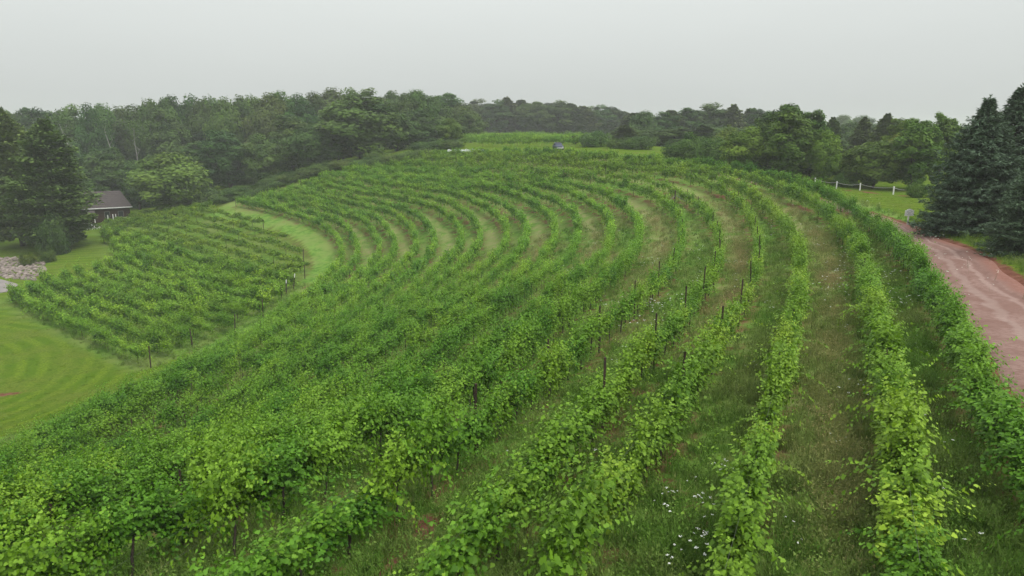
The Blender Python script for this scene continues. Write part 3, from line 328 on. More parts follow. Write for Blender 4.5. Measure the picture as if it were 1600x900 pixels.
def resample(P, step):
    P = np.asarray(P, float); d = np.r_[0, np.cumsum(np.linalg.norm(np.diff(P, axis=0), axis=1))]
    s = np.arange(0, d[-1], step); return np.c_[[np.interp(s, d, P[:, i]) for i in range(P.shape[1])]].T
def smooth(P, n):
    for _ in range(n):
        Q = P.copy(); Q[1:-1] = (P[:-2]+2*P[1:-1]+P[2:])/4; P = Q
    return P
ROWP = {k: smooth(resample(v, .85), 12) for k, v in ROWS.items()}

# ------------------------------------------------------------------ tagging
def tag(o, label=None, cat=None, group=None, kind=None):
    if label: o['label'] = label
    if cat: o['category'] = cat
    if group: o['group'] = group
    if kind: o['kind'] = kind
    return o
def link(name, me, parent=None, loc=(0, 0, 0), rz=0.0, sc=(1, 1, 1), color=None):
    o = bpy.data.objects.new(name, me); COL.objects.link(o)
    o.location = loc; o.rotation_euler = (0, 0, rz); o.scale = sc
    if parent: o.parent = parent
    if color: o.color = (*color, 1)
    return o
def empty(name, loc=(0, 0, 0), rz=0.0):
    o = bpy.data.objects.new(name, None); COL.objects.link(o); o.location = loc; o.rotation_euler = (0, 0, rz); o.empty_display_size = .3
    return o

# ------------------------------------------------------------------ materials
def new_mat(name):
    m = bpy.data.materials.new(name); m.use_nodes = True; m.node_tree.nodes.clear()
    o = N(m.node_tree, 'ShaderNodeOutputMaterial'); return m, m.node_tree, o
def mixc(nt, fac, a, b, blend='MIX'):
    n = N(nt, 'ShaderNodeMix', data_type='RGBA', blend_type=blend)
    for i, v in ((0, fac), (6, a), (7, b)):
        if hasattr(v, 'is_output'): nt.links.new(v, n.inputs[i])
        else: n.inputs[i].default_value = (*v, 1) if isinstance(v, tuple) and len(v) == 3 else v
    return n.outputs[2]
def math_(nt, op, a, b=None, c=None, clamp=False):
    n = N(nt, 'ShaderNodeMath', operation=op); n.use_clamp = clamp
    for i, v in enumerate((a, b, c)):
        if v is None: continue
        if hasattr(v, 'is_output'): nt.links.new(v, n.inputs[i])
        else: n.inputs[i].default_value = v
    return n.outputs[0]
def noise(nt, vec, scale, detail=3, rough=.55):
    n = N(nt, 'ShaderNodeTexNoise'); n.inputs['Scale'].default_value = scale; n.inputs['Detail'].default_value = detail; n.inputs['Roughness'].default_value = rough
    if vec is not None: nt.links.new(vec, n.inputs['Vector'])
    return n.outputs[0]
def ramp(nt, fac, lo, hi):
    n = N(nt, 'ShaderNodeMapRange'); n.interpolation_type = 'SMOOTHSTEP'; n.clamp = True
    nt.links.new(fac, n.inputs[0]); n.inputs[1].default_value = lo; n.inputs[2].default_value = hi; return n.outputs[0]
def attr(nt, name): return N(nt, 'ShaderNodeAttribute', attribute_name=name).outputs['Fac']
def foliage(name, dark, light, tip, trans=.3, spec=.25, rough=.5, var=.35, patch=None):
    m, nt, o = new_mat(name)
    c = mixc(nt, attr(nt, 'rnd'), dark, light); c = mixc(nt, attr(nt, 'tint'), c, tip)
    oi = N(nt, 'ShaderNodeObjectInfo'); c = mixc(nt, 1.0, c, oi.outputs['Color'], 'MULTIPLY')
    hsv = N(nt, 'ShaderNodeHueSaturation'); nt.links.new(c, hsv.inputs['Color'])
    nt.links.new(math_(nt, 'MULTIPLY_ADD', oi.outputs['Random'], var, 1-var/2), hsv.inputs['Value'])
    nt.links.new(math_(nt, 'MULTIPLY_ADD', oi.outputs['Random'], -.03, .515), hsv.inputs['Hue'])
    c = hsv.outputs[0]
    p = N(nt, 'ShaderNodeBsdfPrincipled'); p.inputs['Roughness'].default_value = rough; p.inputs['Specular IOR Level'].default_value = spec
    nt.links.new(c, p.inputs['Base Color'])
    t = N(nt, 'ShaderNodeBsdfTranslucent'); nt.links.new(mixc(nt, 1.0, c, (1.15, 1.2, .6), 'MULTIPLY'), t.inputs[0])
    s = N(nt, 'ShaderNodeMixShader'); s.inputs[0].default_value = trans
    nt.links.new(p.outputs[0], s.inputs[1]); nt.links.new(t.outputs[0], s.inputs[2]); nt.links.new(s.outputs[0], o.inputs[0])
    return m
def plain(name, col, rough=.7, col2=None, scale=6.0, spec=.3, metal=0.0, bump=0.0, objcol=False):
    m, nt, o = new_mat(name); p = N(nt, 'ShaderNodeBsdfPrincipled'); p.inputs['Roughness'].default_value = rough
    p.inputs['Specular IOR Level'].default_value = spec; p.inputs['Metallic'].default_value = metal
    tc = N(nt, 'ShaderNodeTexCoord').outputs['Object']; nz = noise(nt, tc, scale, 4)
    c = mixc(nt, ramp(nt, nz, .3, .7), col, col2 or tuple(v*.75 for v in col))
    if objcol: c = mixc(nt, 1.0, c, N(nt, 'ShaderNodeObjectInfo').outputs['Color'], 'MULTIPLY')
    nt.links.new(c, p.inputs['Base Color'])
    if bump:
        b = N(nt, 'ShaderNodeBump'); b.inputs['Strength'].default_value = bump; b.inputs['Distance'].default_value = .03
        nt.links.new(nz, b.inputs['Height']); nt.links.new(b.outputs[0], p.inputs['Normal'])
    nt.links.new(p.outputs[0], o.inputs[0]); return m
M = {}
M['vine'] = foliage('vine_leaf', (.046, .110, .007), (.168, .315, .018), (.225, .385, .040), trans=.26, spec=.16, rough=.5)
M['tree'] = foliage('tree_leaf', (.034, .072, .018), (.112, .185, .042), (.19, .26, .07), trans=.26, spec=.12, rough=.6)
M['pine'] = foliage('pine_needles', (.040, .070, .022), (.110, .150, .046), (.170, .215, .065), trans=.14, spec=.1, rough=.65)
M['spruce'] = foliage('spruce_needles', (.022, .038, .024), (.062, .090, .062), (.140, .178, .140), trans=.08, spec=.15, rough=.6)
M['blade'] = None
M['bark'] = plain('bark', (.075, .055, .042), .9, (.03, .024, .02), 9, bump=.5)
M['birch'] = plain('pale_bark', (.34, .32, .30), .8, (.16, .15, .14), 3)
M['post'] = plain('dark_steel_post', (.035, .028, .025), .7, (.07, .035, .025), 8)
M['greypost'] = plain('weathered_wood', (.22, .21, .20), .85, (.13, .125, .12), 8)
M['white'] = plain('white_paint', (.78, .77, .76), .5, (.66, .65, .65), 2)
M['sign'] = plain('sign_white', (.86, .86, .86), .6, (.80, .80, .80), 2)
M['rope'] = plain('rope', (.55, .54, .52), .9)
M['rock'] = plain('rock', (.27, .225, .205), .9, (.17, .14, .125), 2.2, bump=.6, objcol=True)
M['roof'] = plain('roof_shingle', (.085, .068, .068), .9, (.065, .052, .054), 2.5)
M['wall'] = plain('dark_timber', (.050, .024, .019), .9, (.032, .016, .013), 3)
M['glass'] = plain('dark_glass', (.03, .035, .04), .15, spec=.6)
M['car'] = plain('grey_blue_paint', (.05, .058, .10), .5, (.045, .05, .09), .5, spec=.25)
M['rubber'] = plain('rubber', (.02, .02, .02), .9)
M['sheet'] = plain('white_sheeting', (.72, .72, .75), .5, (.6, .6, .63), 1.5)
M['pave'] = plain('grey_paving', (.26, .225, .215), .9, (.20, .18, .175), .8)
M['ink'] = plain('faded_lettering', (.36, .36, .38), .7)
M['stalk'] = plain('flower_stalk', (.08, .13, .03), .8)
M['umbel'] = plain('white_umbel', (.72, .74, .66), .7)

# ------------------------------------------------------------------ mesh helpers
def mesh_np(name, V, faces, mats, mat_idx=None, attrs=None, smooth_=False):
    """V (n,3); faces: list of (m,k) int arrays with one k each."""
    me = bpy.data.meshes.new(name); V = np.asarray(V, np.float32)
    me.vertices.add(len(V)); me.vertices.foreach_set('co', V.ravel())
    loops = np.concatenate([f.ravel() for f in faces]).astype(np.int32)
    tot = np.concatenate([np.full(len(f), f.shape[1]) for f in faces]).astype(np.int32)
    st = np.r_[0, np.cumsum(tot)[:-1]].astype(np.int32)
    me.loops.add(len(loops)); me.loops.foreach_set('vertex_index', loops)
    me.polygons.add(len(tot)); me.polygons.foreach_set('loop_start', st)
    if mat_idx is not None: me.polygons.foreach_set('material_index', np.asarray(mat_idx, np.int32))
    for m in mats: me.materials.append(m)
    me.update(calc_edges=True)
    if smooth_: me.polygons.foreach_set('use_smooth', np.ones(len(tot), bool))
    for k, v in (attrs or {}).items():
        a = me.attributes.new(k, 'FLOAT', 'POINT'); a.data.foreach_set('value', np.asarray(v, np.float32))
    me.validate(); return me
LEAF_N = (np.array([(0, 0, 0), (-.12, .30, .05), (.16, .52, .09), (.36, .36, .06), (.66, .40, .02), (1, 0, -.08), (.45, 0, -.02),
                    (-.12, -.30, .05), (.16, -.52, .09), (.36, -.36, .06), (.66, -.40, .02)]),
          [np.array([[0, 6, 3, 2, 1], [0, 7, 8, 9, 6]]), np.array([[6, 5, 4, 3], [6, 9, 10, 5]])])
LEAF_M = (np.array([(-.05, 0, 0), (.3, .5, .1), (1, 0, -.06), (.3, -.5, .1)]), [np.array([[0, 2, 1], [0, 3, 2]])])
LEAF_Q = (np.array([(-.5, -.38, 0), (.15, -.5, .12), (.5, .3, 0), (-.2, .5, .1)]), [np.array([[0, 1, 2, 3]])])
LEAF_S = (np.array([(0, .10, 0), (0, -.10, 0), (1, 0, -.06)]), [np.array([[0, 1, 2]])])
def unit(v): return v/np.maximum(np.linalg.norm(v, axis=-1, keepdims=True), 1e-9)
def leaves(C, A, Nn, size, tpl):
    """leaf geometry: centres C, axis A, normal Nn -> verts, faces"""
    T, F = tpl; A = unit(A); B = unit(np.cross(Nn, A)); Nn = np.cross(A, B); size = np.asarray(size)[:, None, None]
    V = C[:, None]+size*(T[None, :, 0:1]*A[:, None]+T[None, :, 1:2]*B[:, None]+T[None, :, 2:3]*Nn[:, None])
    n, k = len(C), len(T); off = (np.arange(n)*k)
    return V.reshape(-1, 3), [(f[None]+off[:, None, None]).reshape(-1, f.shape[1]) for f in F]
def rn(*s): return RNG.normal(size=s)
def ru(a, b, *s): return RNG.uniform(a, b, s)
def tube(pts, rad, sides=6):
    """tapered tube along pts -> verts, quads"""
    P = np.asarray(pts, float); R = np.asarray(rad, float); V = []; d = np.gradient(P, axis=0); d = unit(d)
    ref = np.where(np.abs(d[:, 2:3]) > .9, np.array([[1., 0, 0]]), np.array([[0, 0, 1.]])); u = unit(np.cross(d, ref)); v = np.cross(d, u)
    a = np.arange(sides)/sides*2*math.pi
    V = P[:, None]+R[:, None, None]*(np.cos(a)[None, :, None]*u[:, None]+np.sin(a)[None, :, None]*v[:, None])
    n = len(P); Q = []
    for i in range(n-1):
        for j in range(sides): Q.append((i*sides+j, i*sides+(j+1) % sides, (i+1)*sides+(j+1) % sides, (i+1)*sides+j))
    return V.reshape(-1, 3), np.array(Q)
class MB:
    """collects boxes and tubes into ONE mesh"""
    def __init__(s): s.V = []; s.F = []; s.n = 0
    def add(s, V, F):
        V = np.asarray(V, float); s.V.append(V)
        for f in F: s.F.append(tuple(int(i)+s.n for i in f))
        s.n += len(V); return s
    def box(s, c, d, rz=0.0, bev=0.0):
        x, y, z = (v/2 for v in d); b = min(bev, x*.5, y*.5, z*.5)
        if b > 0:
            V = []; 
            for sz, zz, i in ((-1, z, b), (-1, z-b, 0), (1, z-b, 0), (1, z, b)):
                V += [(-x+i, -y+i, sz*zz), (x-i, -y+i, sz*zz), (x-i, y-i, sz*zz), (-x+i, y-i, sz*zz)]
            F = [(3, 2, 1, 0), (12, 13, 14, 15)]
            for r in range(3):
                for j in range(4): F.append((r*4+j, r*4+(j+1) % 4, r*4+4+(j+1) % 4, r*4+4+j))
        else:
            V = [(sx*x, sy*y, sz*z) for sz in (-1, 1) for sx, sy in ((-1, -1), (1, -1), (1, 1), (-1, 1))]
            F = [(3, 2, 1, 0), (4, 5, 6, 7)]+[(j, (j+1) % 4, 4+(j+1) % 4, 4+j) for j in range(4)]
        V = np.array(V); ca, sa = math.cos(rz), math.sin(rz)
        V = np.c_[V[:, 0]*ca-V[:, 1]*sa, V[:, 0]*sa+V[:, 1]*ca, V[:, 2]]+np.array(c); return s.add(V, F)
    def tube(s, pts, rad, sides=6):
        if np.isscalar(rad): rad = [rad]*len(pts)
        V, Q = tube(pts, rad, sides); n = len(V)
        F = [tuple(q) for q in Q]+[tuple(range(sides))[::-1], tuple(range(n-sides, n))]
        return s.add(V, F)
    def poly(s, V, F): return s.add(V, F)
    def mesh(s, name, mat, sm=False):
        me = bpy.data.meshes.new(name); me.from_pydata(np.concatenate(s.V).tolist(), [], s.F); me.materials.append(mat)
        if sm: me.polygons.foreach_set('use_smooth', np.ones(len(me.polygons), bool))
        me.update(); return me
    def obj(s, name, mat, parent=None, sm=False, loc=(0, 0, 0), rz=0.0): return link(name, s.mesh(name, mat, sm), parent, loc, rz)
# ------------------------------------------------------------------ ground sheet
def axis(fine0, fine1, step, lim0, lim1):
    a = list(np.arange(fine0, fine1+step/2, step)); s = step; x = fine1
    while x < lim1: s = min(s*1.12, 90); x += s; a.append(x)
    s = step; x = fine0; b = []
    while x > lim0: s = min(s*1.12, 90); x -= s; b.append(x)
    return np.array(b[::-1]+a)
GX = axis(-46, 42, .55, -1500, 1500); GY = axis(6, 112, .55, -60, 2300)
XX, YY = np.meshgrid(GX, GY, indexing='ij'); X = XX.ravel(); Y = YY.ravel(); Z = H(X, Y)
def dist_poly(P, step=1.0):
    Q = resample(P, step); d = np.full(len(X), 1e3); near = (X > Q[:, 0].min()-9) & (X < Q[:, 0].max()+9) & (Y > Q[:, 1].min()-9) & (Y < Q[:, 1].max()+9)
    idx = np.where(near)[0]
    for i in range(0, len(idx), 20000):
        j = idx[i:i+20000]; d[j] = np.sqrt(((X[j, None]-Q[None, :, 0])**2+(Y[j, None]-Q[None, :, 1])**2).min(1))
    return d
DR = np.stack([dist_poly(ROWP[k], 1.0) for k in range(1, 21)])
o2 = np.argsort(DR, axis=0)[:2]; lo = o2.min(0); d0 = np.take_along_axis(DR, o2, 0)
wide = (np.abs(o2[0]-o2[1]) == 1) & ((lo+1) % 2 == 0) & (d0[1] < 7)
inside = (np.abs(o2[0]-o2[1]) == 1) & (d0[1] < 7)
tt = d0[0]/np.maximum(d0[0]+d0[1], .01)
dry = np.where(wide, np.clip(tt*2.6-.25, 0, 1), 0.0)
dry = dry*np.clip(np.maximum((X-4)/5, (Y-38)/12), 0, 1)
soil = np.exp(-(d0[0]/.75)**2)
vine_zone = np.clip(1-(d0[0]-1.2)/1.5, 0, 1); vine_zone = np.maximum(vine_zone, inside*1.0)
# block rows (computed here because the ground needs them)
BP = np.array(BLOCK); bd = unit(np.array([[-34.9+69.0, 59.6-90.0]]))[0]; bn = np.array([-bd[1], bd[0]])
if bn[1] < 0: bn = -bn
def cross_poly(c):
    o = BP[1]+bn*c; ts = []
    for i in range(len(BP)):
        a, b = BP[i], BP[(i+1) % len(BP)]; m = np.array([bd, a-b]).T
        if abs(np.linalg.det(m)) < 1e-9: continue
        t, u = np.linalg.solve(m, a-o)
        if 0 <= u < 1: ts.append(t)
    ts = sorted(ts); return o, ts
BLOCK_ROWS = []
c = 0.25
while c < 120:
    o, ts = cross_poly(c)
    if len(ts) >= 2 and ts[-1]-ts[0] > 3:
        s = np.arange(ts[0], ts[-1]+1.2, 1.0); bow = .0
        BLOCK_ROWS.append(np.c_[o[0]+bd[0]*s, o[1]+bd[1]*s])
    c += 2.5 if c < 28 else 3.1
DB = np.min(np.stack([dist_poly(P, 1.5) for P in BLOCK_ROWS]), axis=0)
blockz = np.clip(1-(DB-1.0)/1.0, 0, 1)
lawn = np.clip(1-np.maximum(vine_zone, blockz*.8), 0, 1)
def blob(x, y, rx, ry=None, a=0.0):
    ry = ry or rx; ca, sa = math.cos(a), math.sin(a); u = (X-x)*ca+(Y-y)*sa; v = -(X-x)*sa+(Y-y)*ca
    return np.exp(-((u/rx)**2+(v/ry)**2))
bare = blob(-43.5, 54.2, 2.2, .7, .3)+blob(-86.5, 126, 4.2, 1.4, 1.1)+blob(-84, 121, 2.0, 1.2, 1.1)*.9+blob(-92.2, 127.8, 2.5, 1.2)*.8+blob(-27.7, 90.8, .35, 1.6, -.3)*1.6+blob(23.5, 61, 1.3, 2.2)*.5
bare += blob(29.5, 92.5, 1.0, 5.5, .35)*1.1+blob(33.5, 80, .9, 6, -.05)*1.0+blob(-77, 106.5, 4, 7, 1.0)*.5
for i_, (x_, y_) in enumerate([(14.5, 39.7), (12.7, 35.1), (8.7, 25.2), (6.6, 20.7), (3.6, 26.9), (1.0, 20.7), (0.5, 18.7), (-2.0, 12.8), (-1.4, 13.8), (-0.3, 17.1), (3.7, 13.8), (3.7, 12.1), (6.0, 14.4), (12.6, 17.5), (11.1, 14.7), (8.0, 13.0), (16.7, 26.0), (10.8, 19.9), (27.1, 89.0), (-2.4, 11.7), (7.4, 36.3)]):
    bare += blob(x_, y_, .24+.07*(i_ % 3), .5+.2*(i_ % 4), .25-.1*(i_ % 5))*.95
# unmown verge of tall pale grass beside the lowest row
rim = np.clip(1.3-np.abs(dist_poly(ROWP[1], 1.0)-2.0)/3.4, 0, 1)*(lawn > .05)*(Y > 88)
dry = np.maximum(dry, rim*.8)
dry = np.maximum(dry, .29*(dist_poly(ROWP[1], 1.0) < 8.5)*(lawn > .5)*(Y > 62))      # trodden grass track between the two blocks
# the dirt road runs from the lower right up along the outermost row and away behind it
ROAD_C = np.array([(8, -6), (13.6, 8), (16.4, 16.5), (18.5, 20.8), (21.4, 27), (24.4, 34), (27.4, 41.5), (30.0, 47.5), (32.2, 54), (34.4, 61), (36.2, 70), (37.5, 80), (38.6, 90), (38.0, 100), (34, 112), (26, 124), (16, 136), (4, 149)])
ROAD_W = np.array([4.6, 4.8, 5.2, 5.3, 5.0, 4.6, 4.1, 3.4, 2.6, 2.0, 1.9, 1.9, 1.9, 1.9, 1.9, 1.9, 1.9, 1.9])
rc = smooth(resample(np.c_[ROAD_C, ROAD_W], .8), 20)
def road_dist():
    d = np.full(len(X), 1e3); wv = np.full(len(X), 2.0); idx = np.where((X > -5) & (X < 60) & (Y > -20) & (Y < 160))[0]
    for i in range(0, len(idx), 15000):
        j = idx[i:i+15000]; q = (X[j, None]-rc[None, :, 0])**2+(Y[j, None]-rc[None, :, 1])**2; m = q.argmin(1); d[j] = np.sqrt(q.min(1)); wv[j] = rc[m, 2]
    return d, wv
rd, rw = road_dist()
shoulder = np.clip(1-(rd-rw/2)/.9, 0, 1)
bare = np.maximum(bare, shoulder*.95)
# red path under the rope fence
FENCE = [(46.4, 105.5), (47.6, 100.9), (49.9, 98.6), (51.1, 92.0), (52.0, 89.6)]
bare = np.maximum(bare, np.clip(1.2-dist_poly(np.array(FENCE)-np.array([.8, .9]), .5)/.7, 0, 1))
Zs = Z + RNG.normal(size=len(X))*.015 + .05*np.sin(X*1.7+Y*.9)*np.sin(Y*1.3-X*.6)*(1-lawn)
Zs -= .16*np.clip(1-(rd-rw/2+.5)/.5, 0, 1)
nx, ny = XX.shape; I = np.arange(nx*ny).reshape(nx, ny)
Q = np.stack([I[:-1, :-1], I[1:, :-1], I[1:, 1:], I[:-1, 1:]], -1).reshape(-1, 4)

def grass_colour(nt, pos):
    """colour of the unmown grass at a world position (shared by the ground and the grass blades)"""
    n1 = noise(nt, pos, .16, 3); n2 = noise(nt, pos, 1.1, 4); n3 = noise(nt, pos, .5, 3)
    g = mixc(nt, ramp(nt, n2, .3, .7), (.075, .165, .020), (.150, .260, .048))
    g = mixc(nt, ramp(nt, n1, .42, .62), g, (.170, .230, .060))
    return g, n1, n2, n3
def lawn_colour(nt, pos):
    stripe_d = N(nt, 'ShaderNodeVectorMath', operation='DISTANCE'); nt.links.new(pos, stripe_d.inputs[0]); stripe_d.inputs[1].default_value = (-72, 48, -14)
    st = math_(nt, 'SINE', math_(nt, 'MULTIPLY_ADD', noise(nt, pos, .12, 2), 3.0, math_(nt, 'MULTIPLY', stripe_d.outputs['Value'], 3.3)))
    lawnc = mixc(nt, ramp(nt, st, -.6, .9), (.082, .150, .010), (.138, .205, .018))
    lawnc = mixc(nt, ramp(nt, noise(nt, pos, .22, 5), .38, .68), lawnc, (.130, .165, .026))
    lawnc = mixc(nt, ramp(nt, noise(nt, pos, 4.5, 6, .8), .38, .66), lawnc, (.060, .108, .008))
    return lawnc
m, nt, o = new_mat('grassy_ground'); geo = N(nt, 'ShaderNodeNewGeometry'); pos = geo.outputs['Position']
g, n1, n2, n3 = grass_colour(nt, pos)
dr = attr(nt, 'dry'); dmask = math_(nt, 'MULTIPLY', dr, ramp(nt, n3, .34, .58), clamp=True)
tan = mixc(nt, ramp(nt, n2, .35, .65), (.215, .235, .085), (.260, .225, .115))
g = mixc(nt, math_(nt, 'MULTIPLY', dmask, .85), g, tan)
lawnc = lawn_colour(nt, pos)
col = mixc(nt, attr(nt, 'lawn'), g, lawnc)
col = mixc(nt, math_(nt, 'MULTIPLY', math_(nt, 'MULTIPLY', dr, attr(nt, 'lawn')), 2.6, clamp=True), col, mixc(nt, ramp(nt, n2, .35, .65), (.078, .100, .022), (.118, .120, .038)))
soilc = mixc(nt, ramp(nt, noise(nt, pos, 2.2, 4), .3, .7), (.115, .042, .028), (.190, .085, .060))
sm_ = math_(nt, 'MULTIPLY', attr(nt, 'soil'), ramp(nt, noise(nt, pos, .8, 5, .7), .45, .56))
sm_ = math_(nt, 'MAXIMUM', sm_, ramp(nt, math_(nt, 'ADD', attr(nt, 'bare'), math_(nt, 'MULTIPLY_ADD', noise(nt, pos, 2.6, 6, .8), 2.0, -1.0)), .35, .75))
col = mixc(nt, sm_, col, soilc)
p = N(nt, 'ShaderNodeBsdfPrincipled'); p.inputs['Roughness'].default_value = 1.0; p.inputs['Specular IOR Level'].default_value = .02
nt.links.new(col, p.inputs['Base Color'])
b = N(nt, 'ShaderNodeBump'); b.inputs['Strength'].default_value = .7; b.inputs['Distance'].default_value = .12
nt.links.new(noise(nt, pos, 5.0, 5, .75), b.inputs['Height']); nt.links.new(b.outputs[0], p.inputs['Normal'])
nt.links.new(p.outputs[0], o.inputs[0]); M['ground'] = m
me = mesh_np('hillside_ground', np.c_[X, Y, Zs], [Q], [m], attrs={'dry': dry, 'soil': soil, 'lawn': lawn, 'bare': bare}, smooth_=True)
tag(link('hillside_ground', me), kind='structure')

# ------------------------------------------------------------------ dirt road
m, nt, o = new_mat('red_dirt_road'); pos = N(nt, 'ShaderNodeNewGeometry').outputs['Position']
u = attr(nt, 'across')
n1 = noise(nt, pos, .45, 5, .6); n2 = noise(nt, pos, 4.0, 5, .75); n3 = noise(nt, pos, 1.2, 3)
c = mixc(nt, ramp(nt, n1, .35, .65), (.200, .112, .092), (.265, .168, .145))
c = mixc(nt, ramp(nt, n2, .35, .75), c, (.165, .088, .072))
un = math_(nt, 'ADD', u, math_(nt, 'MULTIPLY_ADD', n1, .30, -.15))
def lane(cen, wid):
    return ramp(nt, math_(nt, 'ABSOLUTE', math_(nt, 'SUBTRACT', un, cen)), wid, wid*.25)
c = mixc(nt, math_(nt, 'MULTIPLY', lane(.38, .07), .35), c, (.36, .27, .24))
c = mixc(nt, math_(nt, 'MULTIPLY', lane(.62, .05), .32), c, (.38, .28, .25))
c = mixc(nt, math_(nt, 'MULTIPLY', lane(.70, .05), .5), c, (.16, .085, .07))
c = mixc(nt, ramp(nt, un, .72, .86), c, mixc(nt, ramp(nt, n2, .4, .7), (.205, .092, .070), (.250, .130, .105)))
p = N(nt, 'ShaderNodeBsdfPrincipled'); p.inputs['Roughness'].default_value = .9; p.inputs['Specular IOR Level'].default_value = .2
nt.links.new(c, p.inputs['Base Color']); b = N(nt, 'ShaderNodeBump'); b.inputs['Strength'].default_value = .5; b.inputs['Distance'].default_value = .05
nt.links.new(math_(nt, 'ADD', n2, math_(nt, 'MULTIPLY', n3, .6)), b.inputs['Height']); nt.links.new(b.outputs[0], p.inputs['Normal']); nt.links.new(p.outputs[0], o.inputs[0])
tg = unit(np.gradient(rc[:, :2], axis=0)); nr = np.c_[tg[:, 1], -tg[:, 0]]        # to the right of travel
K = 15; us = np.linspace(0, 1, K); wob = smooth(RNG.normal(size=(len(rc), 2)), 4)*.22
lft = rc[:, :2]-nr*(rc[:, 2:3]/2+wob[:, :1]); rgt = rc[:, :2]+nr*(rc[:, 2:3]/2+wob[:, 1:])
RV = lft[:, None]*(1-us)[None, :, None]+rgt[:, None]*us[None, :, None]
prof = np.interp(us, [0, .05, .2, .35, .5, .64, .7, .76, .95, 1], [-.16, .0, .03, .0, .04, .01, -.03, .03, .02, -.16])
RZ = H(RV[..., 0], RV[..., 1])+prof[None]+smooth(RNG.normal(size=RV.shape[:2]), 2)*.008
I = np.arange(len(rc)*K).reshape(len(rc), K); Q = np.stack([I[:-1, :-1], I[:-1, 1:], I[1:, 1:], I[1:, :-1]], -1).reshape(-1, 4)
me = mesh_np('dirt_road', np.c_[RV.reshape(-1, 2), RZ.ravel()], [Q], [m], attrs={'across': np.tile(us, len(rc))}, smooth_=True)
tag(link('dirt_road', me), kind='structure')

# paved corner beside the rocks
pv = resample(np.array([(-84, 106.5), (-79.6, 103.8), (-74.2, 100.3), (-73.0, 96.0), (-80, 92), (-90, 96), (-84, 106.5)]), 1.0)
pc = pv.mean(0); V = [(pc[0], pc[1], h1(*pc)+.12)]+[(x, y, h1(x, y)+.10) for x, y in pv]+[(x, y, h1(x, y)-.2) for x, y in pv]
n = len(pv); F = [(0, 1+(i+1) % n, 1+i) for i in range(n)]+[(1+i, 1+(i+1) % n, 1+n+(i+1) % n, 1+n+i) for i in range(n)]
tag(MB().poly(V, F).obj('paved_path', M['pave']), kind='structure')

# ------------------------------------------------------------------ grape vines
def vine_mesh(name, kind, lod, seed):
    global RNG
    RNG = np.random.default_rng(seed)
    P = dict(lush=(112, .95, .62, .98, .17), hedge=(128, 1.0, .55, .80, .20), young=(50, .8, .75, .84, .13), spiky=(72, .8, .85, .92, .15), mop=(112, 1.38, .22, .50, .46), slim=(86, .9, .62, .86, .13))[kind]
    ns, cord, upf, L0, spread = P
    step, size, tpl = dict(N=(.062, .100, LEAF_N), M=(.088, .125, LEAF_M), F=(.14, .21, LEAF_M))[lod]
    if lod == 'F': ns = int(ns*.8)
    C, A, Nn, sz, tn = [], [], [], [], []
    hump = RNG.uniform(-.42, .38)
    for i in range(ns):
        x0 = RNG.uniform(-.98, .98); side = RNG.choice([-1, 1]); up = RNG.random() < upf
        p = np.array([x0, RNG.normal()*.06, cord+RNG.normal()*.09+hump*.4*math.cos(x0*2)])
        if up: d = np.array([RNG.normal()*.28, side*abs(RNG.normal())*spread*1.1, 1.0]); L = L0*RNG.uniform(.65, 1.35); grav = .5
        else: d = np.array([RNG.normal()*.45, side*RNG.uniform(.15, .6)*(1.6 if kind == 'mop' else 1), RNG.uniform(.1, .8)]); L = L0*RNG.uniform(.9, 1.75); grav = 2.2
        wander = 0
        if RNG.random() < .035: L *= 1.7; grav *= .35; d[1] *= 2.2; d[2] *= .5       # a stray shoot reaching into the alley
        d = d/np.linalg.norm(d); k = int(L/step)
        for j in range(k):
            f = j/k; d = d+np.array([RNG.normal()*.12, RNG.normal()*.12+side*.015, -grav*step*(.5+f)]); d /= np.linalg.norm(d)
            lim = spread*1.5
            if abs(p[1]) > lim and grav > 1: d[1] *= .5
            p = p+d*step
            if p[2] < .12: break
            s = size*(1.1-.6*f**2)*RNG.uniform(.5, 1.35)
            alt = 1 if j % 2 else -1; lat = np.cross(d, [0, 0, 1.0]); lat = lat/(np.linalg.norm(lat)+1e-6)
            ax = lat*alt*.8+d*.35+np.array([0, side*.45, -.35])+RNG.normal(size=3)*.35
            nn = np.array([0, side*.5, .9])+RNG.normal(size=3)*.32
            C.append(p+lat*alt*.03+RNG.normal(size=3)*.02); A.append(ax); Nn.append(nn); sz.append(s); tn.append(np.clip((f-.35)/.6, 0, 1)*RNG.uniform(.2, 1.0)*(1.0 if up else .6))  # paler young tips, strengthened so row crests look lit and sides darker
    C, A, Nn, sz, tn = map(np.array, (C, A, Nn, sz, tn))
    V, Fs = leaves(C, A, Nn, sz, tpl); k = len(tpl[0]); rnd = np.clip(RNG.normal(.5, .25, len(C)), 0, 1)
    me = mesh_np(name, V, Fs, [M['vine']], attrs={'rnd': np.repeat(rnd, k), 'tint': np.repeat(tn, k)})
    return me
def stem_mesh(seed, cord):
    r = np.random.default_rng(seed); b = MB(); z = np.linspace(-.1, cord, 6); pts = np.c_[np.cumsum(r.normal(size=6))*.025, np.cumsum(r.normal(size=6))*.02, z]
    b.tube(pts, [.05, .04, .035, .033, .03, .028], 6)
    for s in (-1, 1): b.tube([pts[-1], pts[-1]+[s*.25, 0, .06], pts[-1]+[s*.85, .02, .03]], [.024, .02, .012], 5)
    return b.mesh('vine_trunk', M['bark'], True)
PROTO = {}
for ki, kind in enumerate(('lush', 'hedge', 'young', 'spiky', 'mop', 'slim')):
    for li, lod in enumerate('NMF'):
        if kind == 'mop' and lod == 'N' or kind == 'spiky' and lod == 'N': continue
        for v in range({'N': 5, 'M': 5, 'F': 4}[lod]): PROTO.setdefault((kind, lod), []).append(vine_mesh(f'{kind}_grapevine', kind, lod, 100*ki+10*li+v+3))
